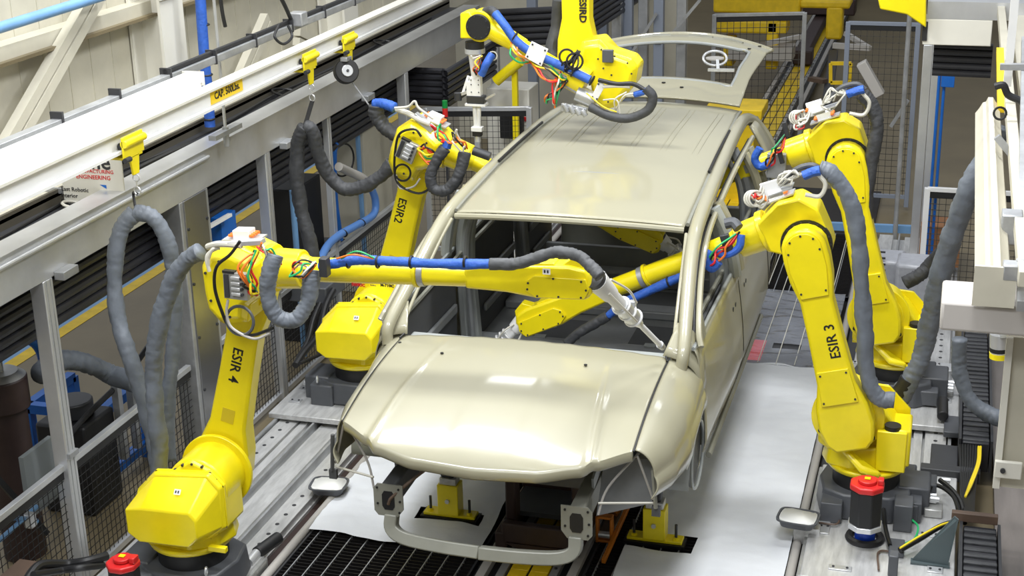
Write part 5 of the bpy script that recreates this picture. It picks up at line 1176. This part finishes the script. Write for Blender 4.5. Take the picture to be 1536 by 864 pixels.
# cable chains with black covers
def chain(px, py0, py1, x, w_, z_, label):
    A, B = at(px, py1, z=z_), at(px, py0, z=z_); A.x = B.x = x
    t = empty('covered_cable_chain', ((A.x+B.x)/2, (A.y+B.y)/2, 0), label, 'cable chain', 'covered cable chains')
    n = max(6, int((B.y-A.y)/.035)); y = A.y
    for i in range(n):
        MB().bb(x-w_/2, x+w_/2, y, y+(B.y-A.y)/n*.86, -.05, z_+.008*(i % 2)+random.uniform(-.003, .003)).build('pleat', SLVD if i % 2 else BLKG, t, bevel=.006); y += (B.y-A.y)/n
    MB().bb(x-w_/2-.02, x-w_/2-.005, A.y, B.y, -.05, z_+.02).build('side_rail', DGREY, t); MB().bb(x+w_/2+.005, x+w_/2+.02, A.y, B.y, -.05, z_+.02).build('side_rail', DGREY, t)
    return t
chain(1462, 788, 930, 2.32, .17, .16, 'black pleated cable chain cover at the lower right corner')
chain(1455, 495, 664, 2.30, .16, .14, 'black pleated cable chain cover right of the far right robot')
cb = empty('cable_bunch', at(1455, 720, z=.1), 'bunch of black and yellow cables between the chain covers', 'cable')
for i in range(8): MB().tube([at(1440+4*i, 668, z=.12), at(1441+3.5*i, 700, z=.10), at(1443+2.5*i, 740, z=.12), at(1448+1.5*i, 775, z=.2)], .011, n=7).build('cable', BLW, cb)
for i in range(2): MB().tube([at(1468+3*i, 670, z=.15), at(1466+3*i, 695, z=.15), at(1455+3*i, 725, z=.15), at(1448, 745, z=.15)], .007, n=6).build('cable', (YEW, YEW)[i], cb)
rc = empty('carriage_box_group', at(1400, 600, z=.15), 'aluminium boxes and damper right of the far right robot base', 'box')
for (px, py, w_, d_, h_, m_) in ((1395, 565, .09, .14, .12, GREYM), (1418, 560, .08, .14, .10, ALU), (1418, 590, .10, .10, .06, ZINC), (1416, 690, .16, .34, .05, DGREY), (1425, 710, .34, .08, .07, DGREY), (1428, 640, .10, .26, .04, GREYM)):
    MB().box(at(px, py, z=.04+h_/2), (w_, d_, h_)).build('housing', m_, rc, bevel=.006)
MB().cyl(at(1414, 600, z=.14), at(1414, 625, z=.12), .035, n=18).build('damper', BLK, rc, bevel=.006)
bb_ = MB().cyl(at(385, 830, z=.08), at(418, 806, z=.08), .035, n=18); bs = empty('bumper_stop', at(385, 830, z=.05), 'steel bumper with a black rubber sleeve on the left track', 'bumper')
bb_.build('sleeve', BLK, bs, bevel=.005); MB().cyl(at(372, 845, z=.08), at(385, 830, z=.08), .028, n=18).build('rod', ALU, bs); MB().box(at(368, 848, z=.03), (.20, .12, .02)).build('plate', ZINC, bs, bevel=.003)
lh = empty('base_hoses', at(110, 850, x=-2.1), 'black hoses running to the near left robot base', 'hose')
MB().tube([at(40, 870, x=-2.15), at(60, 848, x=-2.15), at(100, 846, x=-2.1), at(130, 842, x=-2.0), at(160, 834, x=-1.95)], .024, n=10).build('hose', BLK, lh)
MB().tube([at(50, 862, x=-2.1), at(90, 856, x=-2.1), at(120, 852, x=-2.0), at(155, 848, x=-1.95)], .018, n=10).build('hose', BLK, lh)
lh2 = empty('base_hoses', at(450, 500, x=-2.1), 'black hoses looping down to the base of robot ESIR2', 'hose')
MB().tube([at(500, 435, x=-2.1), at(488, 460, x=-2.1), at(478, 500, x=-2.1), at(455, 530, x=-2.1), at(443, 548, x=-2.1)], .024, n=10).build('hose', BLK, lh2)
MB().tube([at(480, 455, x=-2.15), at(470, 480, x=-2.15), at(462, 510, x=-2.15), at(446, 540, x=-2.15)], .018, n=10).build('hose', BLK, lh2)
MB().tube([at(520, 515, x=-2.0), at(480, 532, x=-2.0), at(450, 545, x=-2.0)], .012, n=8).build('hose', BLK, lh2)
# ================================================================ dressing of the robots
def sleeve(pts, r, m, label, strap=None, sd=0., top=True, parent=None, n=18):
    o = MB().tube(pts, r, n=n, sm=14, wr=.22, seed=sd).build('cable_sleeve', m, parent, ang=180)
    if top and parent is None: tag(o, label, 'cable sleeve', 'fabric cable sleeves')
    return o
Y4 = 6.35
sleeve([at(203, 318, y=6.55), at(182, 345, y=6.5), at(172, 400, y=6.45), at(176, 470, y=6.4), at(196, 540, y=Y4), at(218, 610, y=Y4), at(232, 670, y=Y4), at(242, 715, y=Y4)], .045, SLV, 'big grey fabric sleeve looping down from the nearest trolley, left limb', sd=1)
sleeve([at(203, 318, y=6.55), at(228, 325, y=6.56), at(248, 355, y=6.58), at(258, 400, y=6.6), at(262, 460, y=6.62), at(258, 540, y=6.6), at(250, 620, y=6.55), at(252, 690, y=6.5)], .043, SLV, 'grey fabric sleeve behind, right limb under the nearest trolley', sd=2)
sleeve([at(300, 378, y=6.2), at(278, 392, y=6.2), at(256, 430, y=6.2), at(240, 480, y=6.2), at(230, 540, y=6.2), at(232, 600, y=6.2), at(238, 660, y=6.2), at(238, 722, y=6.22)], .047, SLV, 'grey fabric sleeve hanging from the elbow of robot ESIR 4', sd=3)
sleeve([at(60, 560, x=-2.75), at(95, 540, x=-2.75), at(130, 545, x=-2.7), at(165, 560, x=-2.65), at(205, 575, x=-2.45)], .062, SLV, 'dark grey sleeve lying across beyond the lower left fence', sd=4)
b = MB().tube([T1, at(200, 290, y=6.6), at(205, 322, y=6.55)], .008, n=6); tag(b.build('hanging_strap', BLK), 'black strap tying the big grey sleeve to the nearest trolley', 'strap')
sleeve([at(458, 190, y=8.6), at(447, 215, y=8.6), at(445, 260, y=8.6), at(450, 310, y=8.6), at(462, 350, y=8.6), at(472, 400, y=8.6)], .050, SLVD, 'dark grey sleeve hanging from the middle trolley, left limb', sd=5)
sleeve([at(458, 190, y=8.6), at(468, 195, y=8.6), at(476, 225, y=8.65), at(490, 258, y=8.7), at(515, 282, y=8.72), at(545, 280, y=8.74), at(570, 265, y=8.76), at(588, 245, y=8.78)], .047, SLVD, 'dark grey sleeve swinging from the middle trolley to robot ESIR2', sd=6)
b = MB().bar(T2, at(457, 190, y=8.6), .03, .006); tag(b.build('hanging_strap', BLK), 'black strap of the middle trolley holding the dark sleeve', 'strap')
sleeve([at(565, 158, y=8.8), at(566, 175, y=8.8), at(578, 192, y=8.8), at(598, 205, y=8.8)], .050, SLVD, 'short dark sleeve on the elbow of robot ESIR2 below the reel', sd=7)
x_ = sleeve([at(562, 156, y=8.8), at(575, 156, y=8.78), at(592, 162, y=8.76)], .035, BLU, 'blue fabric cuff at the top of the short dark sleeve', sd=8)
# robot 4 extras
r = R4['root']; ysf = 5.98
vb = valve_block(R4, at(355, 428, y=5.93), (1, 0, -.03), (0, .05, 1))
MB().bar(at(345, 365, y=6.0), at(395, 362, y=6.0), .05, .02).build('bracket_plate', ALU, r)
MB().tube([at(312, 370, y=6.05), at(330, 366, y=6.0), at(362, 368, y=5.98)], .016, n=10).build('clear_hose', WHW, r)
MB().tube([at(360, 362, y=5.93), at(345, 382, y=5.92), at(325, 400, y=5.92), at(322, 430, y=5.92), at(332, 465, y=5.92), at(345, 490, y=5.92), at(375, 503, y=5.92), at(410, 492, y=5.92)], .008, n=8).build('black_hose', BLW, r)
hoop(r, at(360, 481, y=5.92), (0, -1, .1), .070, GREYM, .008)
MB().tube([at(342, 450, y=5.91), at(340, 470, y=5.91), at(348, 492, y=5.91), at(380, 508, y=5.91), at(405, 500, y=5.92)], .007, n=8).build('grey_hose', PIPE, r)
bundle(at(385, 378, y=5.94), at(385, 440, y=5.94), [REW, REW, ORW, GRW, BLW, YEW, ORW], r, .07, (-.6, -.6, 0), .006, 21)
bundle(at(392, 372, y=5.96), at(420, 395, y=5.98), [ORW, WHW, REW, GRW, WHW], r, .05, (0, -1, .6), .005, 22)
bundle(at(440, 405, y=6.0), at(472, 395, y=6.0), [BLW, REW, GRW, ORW, WHW, BLW, WHW], r, .05, (0, -1, .3), .005, 23)
for k in range(3): MB().tube([at(330-3*k, 372, y=6.02), at(318-4*k, 375+5*k, y=6.0), at(310+2*k, 395+6*k, y=6.0)], .009, n=7).build('white_hose', WHW, r)
sleeve([at(412, 382, y=5.95), at(404, 410, y=5.92), at(402, 445, y=5.92), at(416, 475, y=5.93), at(442, 480, y=5.95), at(460, 458, y=5.98), at(466, 425, y=6.0), at(468, 405, y=6.02)], .042, SLV, '', parent=r, sd=9)
sleeve([at(480, 400, y=6.08), at(500, 396, y=6.08), at(540, 390, y=6.1), at(600, 393, y=6.1), at(680, 396, y=6.1), at(738, 396, y=6.1)], .024, BLU, '', parent=r, sd=10)
sleeve([at(735, 396, y=6.1), at(770, 396, y=6.1), at(800, 388, y=6.1), at(835, 378, y=6.1), at(868, 384, y=6.1), at(885, 398, y=6.08), at(900, 415, y=6.05)], .028, mat('charcoal_fabric', (.085, .088, .092), .6, var=.25, vscale=12, bump=.35, bscale=30), '', parent=r, sd=11)
for px in (523, 567, 617, 698): MB().torus(at(px, 393, y=6.1), (1, 0, 0), .026, .006, 18, 6).build('strap', BLK, r)
MB().tube([at(505, 388, y=6.06), at(530, 382, y=6.05), at(560, 388, y=6.07)], .005, n=6).build('wire', ORW, r); MB().tube([at(512, 388, y=6.06), at(535, 377, y=6.05), at(562, 387, y=6.07)], .005, n=6).build('wire', GRW, r)
MB().box(at(487, 400, y=6.0), (.04, .05, .09)).build('clamp', DGREY, r, bevel=.004)
text('FANUC', .020, at(545, 421, y=6.17)+Vector((0, -.063, 0)), (1, 0, -.01), (0, 0, 1), RED, r, 'maker_lettering', bold=.0012)
text('Robot', .011, at(567, 421.5, y=6.17)+Vector((0, -.063, 0)), (1, 0, -.01), (0, 0, 1), DGREY, r, 'maker_lettering')
text('M-710iC', .019, at(588, 422, y=6.17)+Vector((0, -.063, 0)), (1, 0, -.01), (0, 0, 1), BLK, r, 'maker_lettering', bold=.0008)
plate_label(at(820, 407, y=6.11)+Vector((0, -.003, 0)), (1, 0, 0), (0, 0, 1), r)
# robot 2 extras
r = R2['root']; yv = 8.50
vb = valve_block(R2, at(611, 226, y=8.50), (1, -.0, -.45), (.45, 0, 1))
MB().tube([at(632, 205, y=yv), at(622, 194, y=yv), at(600, 200, y=yv), at(593, 225, y=yv), at(592, 258, y=yv), at(600, 278, y=yv), at(628, 290, y=yv), at(650, 280, y=yv)], .008, n=8).build('black_hose', BLW, r)
hoop(r, at(604, 259, y=yv), (0, -1, .1), .052, BLW, .007)
MB().tube([at(594, 262, y=yv), at(600, 282, y=yv), at(620, 280, y=yv), at(630, 268, y=yv)], .006, n=8).build('grey_hose', PIPE, r)
bundle(at(630, 222, y=yv), at(655, 232, y=yv), [ORW, REW, GRW, ORW, REW, BLW, YEW], r, .06, (0, -.5, 0), .006, 31)
bundle(at(655, 195, y=yv), at(672, 215, y=yv), [GRW, REW, ORW, REW, GRW, WHW], r, .06, (0, -.6, .6), .006, 32)
bundle(at(680, 210, y=yv), at(698, 222, y=yv), [ORW, WHW, ORW, BLW, WHW, WHW], r, .07, (0, -.6, .7), .006, 33)
MB().bar(at(622, 172, y=8.62), at(650, 195, y=8.62), .05, .04).build('service_plate', ALU, r, bevel=.003)
MB().tube([at(595, 164, y=8.65), at(612, 170, y=8.62), at(630, 180, y=8.6), at(645, 186, y=8.6)], .018, n=10).build('clear_hose', WHW, r)
MB().tube([at(592, 162, y=8.6), at(612, 160, y=8.6), at(622, 152, y=8.6), at(628, 162, y=8.6), at(650, 178, y=8.6)], .008, n=8).build('white_hose', WHW, r)
sleeve([at(668, 222, y=8.48), at(655, 240, y=8.46), at(646, 262, y=8.45), at(650, 282, y=8.45), at(668, 286, y=8.45), at(685, 270, y=8.46), at(693, 248, y=8.48), at(697, 228, y=8.5)], .038, SLVD, '', parent=r, sd=12)
MB().tube([at(672, 212, y=8.5), at(669, 222, y=8.49)], .03, n=10, sm=3).build('blue_wrap', BLU, r)
MB().cyl(at(710, 226, y=8.55), at(735, 235, y=8.55), .028, n=12).build('connector', DGREY, r)
# robots 3 and 1
for R_, yy, pts, rr, bx_, k in ((R3, 7.62, [(1228, 252), (1248, 262), (1272, 296), (1287, 350), (1292, 420), (1297, 490), (1300, 560), (1318, 596), (1342, 600)], .046, (1160, 282), 0), (R1, 9.25, [(1293, 142), (1308, 158), (1316, 190), (1308, 240), (1300, 300), (1298, 360), (1296, 420)], .045, (1226, 160), 1)):
    r = R_['root']
    sleeve([at(a, b, y=yy+.02) for a, b in pts], rr, SLV if k == 0 else SLVD, '', parent=r, sd=13+k)
    MB().tube([at(bx_[0]+15, bx_[1]-8, y=yy), at(bx_[0]+35, bx_[1]-28, y=yy), at(bx_[0]+58, bx_[1]-34, y=yy), at(bx_[0]+72, bx_[1]-26, y=yy)], .016, n=10).build('grey_hose', GREYM, r)
    MB().tube([at(bx_[0]+45, bx_[1]-18, y=yy-.03), at(bx_[0]+60, bx_[1]-24, y=yy-.03), at(bx_[0]+70, bx_[1]-26, y=yy-.03)], .026, n=10, wr=.08).build('blue_wrap', BLU, r)
    bundle(at(bx_[0]+5, bx_[1]-2, y=yy), at(bx_[0]+42, bx_[1]-20, y=yy), [WHW]*8, r, .05, (0, -.6, .5), .006, 41+k)
    bundle(at(bx_[0]-12, bx_[1]+2, y=yy), at(bx_[0]-30, bx_[1]+12, y=yy), [WHW]*7+[ORW, REW], r, .08, (0, -.6, -.4), .006, 43+k)
    for i in range(3): hoop(r, at(bx_[0]-32+3*i, bx_[1]+16, y=yy-.04), (.3+.2*i, -1, .3), .040, WHW, .006)
    MB().bar(at(bx_[0]-6, bx_[1]+8, y=yy), at(bx_[0]+30, bx_[1]-4, y=yy), .12, .006).build('bracket_plate', ALU, r)
    pl = MB().box(at(bx_[0]-3, bx_[1]+2, y=yy-.02), (.10, .02, .09), Matrix.Rotation(-.35, 3, 'Y')).build('junction_plate', WHT, r, bevel=.003)
    MB().tube([at(bx_[0]+48, bx_[1]+10, y=yy-.02), at(bx_[0]+70, bx_[1]+12, y=yy-.02), at(bx_[0]+78, bx_[1]-6, y=yy-.02), at(bx_[0]+66, bx_[1]-22, y=yy-.02)], .012, n=8).build('white_hose', WHW, r)
r = R3['root']
MB().tube([at(1112, 352, y=7.68), at(1108, 372, y=7.66), at(1090, 382, y=7.66), at(1072, 378, y=7.68)], .022, n=10, wr=.05).build('blue_wrap', BLU, r)
MB().tube([at(1066, 376, y=7.66), at(1060, 390, y=7.64), at(1068, 402, y=7.64), at(1078, 392, y=7.64)], .028, n=10, wr=.08).build('blue_wrap', BLU, r)
bundle(at(1106, 350, y=7.66), at(1058, 404, y=7.64), [REW, GRW, ORW, BLW, REW], r, .03, (0, -1, -.2), .006, 51)
MB().bar(at(1086, 352, y=7.66), at(1096, 384, y=7.66), .03, .05).build('clamp', DGREY, r, bevel=.004)
MB().tube([at(1088, 336, y=7.72), at(1100, 334, y=7.72), at(1108, 342, y=7.70)], .030, n=10).build('grey_cuff', GREYM, r)
sleeve([at(1050, 402, y=7.72), at(1010, 420, y=7.72), at(970, 438, y=7.72), at(935, 455, y=7.72), at(912, 474, y=7.72)], .026, BLU, '', parent=r, sd=15)
sleeve([at(912, 474, y=7.72), at(892, 485, y=7.72), at(868, 500, y=7.72), at(850, 515, y=7.72)], .030, SLVD, '', parent=r, sd=16)
for px, py in ((1003, 423), (1060, 398)): MB().torus(at(px, py, y=7.72), (1, 0, .4), .028, .006, 18, 6).build('strap', BLK, r)
plate_label(at(834, 482, y=7.90)+Vector((0, -.065, 0)), (1, 0, .3), (-.3, 0, 1), r)
r = R1['root']
MB().tube([at(1140, 222, y=9.3), at(1132, 238, y=9.3), at(1140, 250, y=9.3), at(1155, 245, y=9.3)], .026, n=10, wr=.08).build('blue_wrap', BLU, r)
bundle(at(1178, 205, y=9.3), at(1150, 250, y=9.3), [REW, GRW, ORW, BLW, BLW], r, .04, (0, -1, -.2), .006, 53)
for px, py in ((1168, 235), (1176, 195)): MB().bar(at(px, py-12, y=9.28), at(px+6, py+10, y=9.28), .025, .03).build('clamp', DGREY, r, bevel=.004)
MB().box(at(1165, 248, y=9.35), (.12, .05, .16)).build('side_bracket', ALUD, r, bevel=.004)
# free grey sleeves on the right
sleeve([at(1348, 598, y=8.05), at(1362, 575, y=8.05), at(1378, 545, y=8.05), at(1388, 510, y=8.05), at(1400, 460, y=8.0), at(1412, 410, y=7.9), at(1430, 350, y=7.8), at(1452, 290, y=7.7), at(1478, 240, y=7.7), at(1500, 190, y=7.7)], .058, SLV, 'thick grey sleeve rising to the right edge from the base of robot ESIR 3', sd=17)
q = MB().tube([at(1336, 597, y=8.04), at(1350, 588, y=8.04), at(1362, 568, y=8.04)], .048, n=14, wr=.10).build('black_tape_wrap', BLK, R3['root'])
sleeve([at(1358, 425, y=10.0), at(1380, 412, y=10.0), at(1400, 392, y=10.0), at(1420, 370, y=9.9)], .050, SLVD, 'dark grey sleeve behind the far right robot turret', sd=18)
sleeve([at(1440, 508, y=8.9), at(1438, 550, y=8.9), at(1455, 600, y=8.85), at(1490, 625, y=8.8), at(1525, 632, y=8.7)], .050, SLV, 'grey sleeve curving to the right edge over the cable chain cover', sd=19)
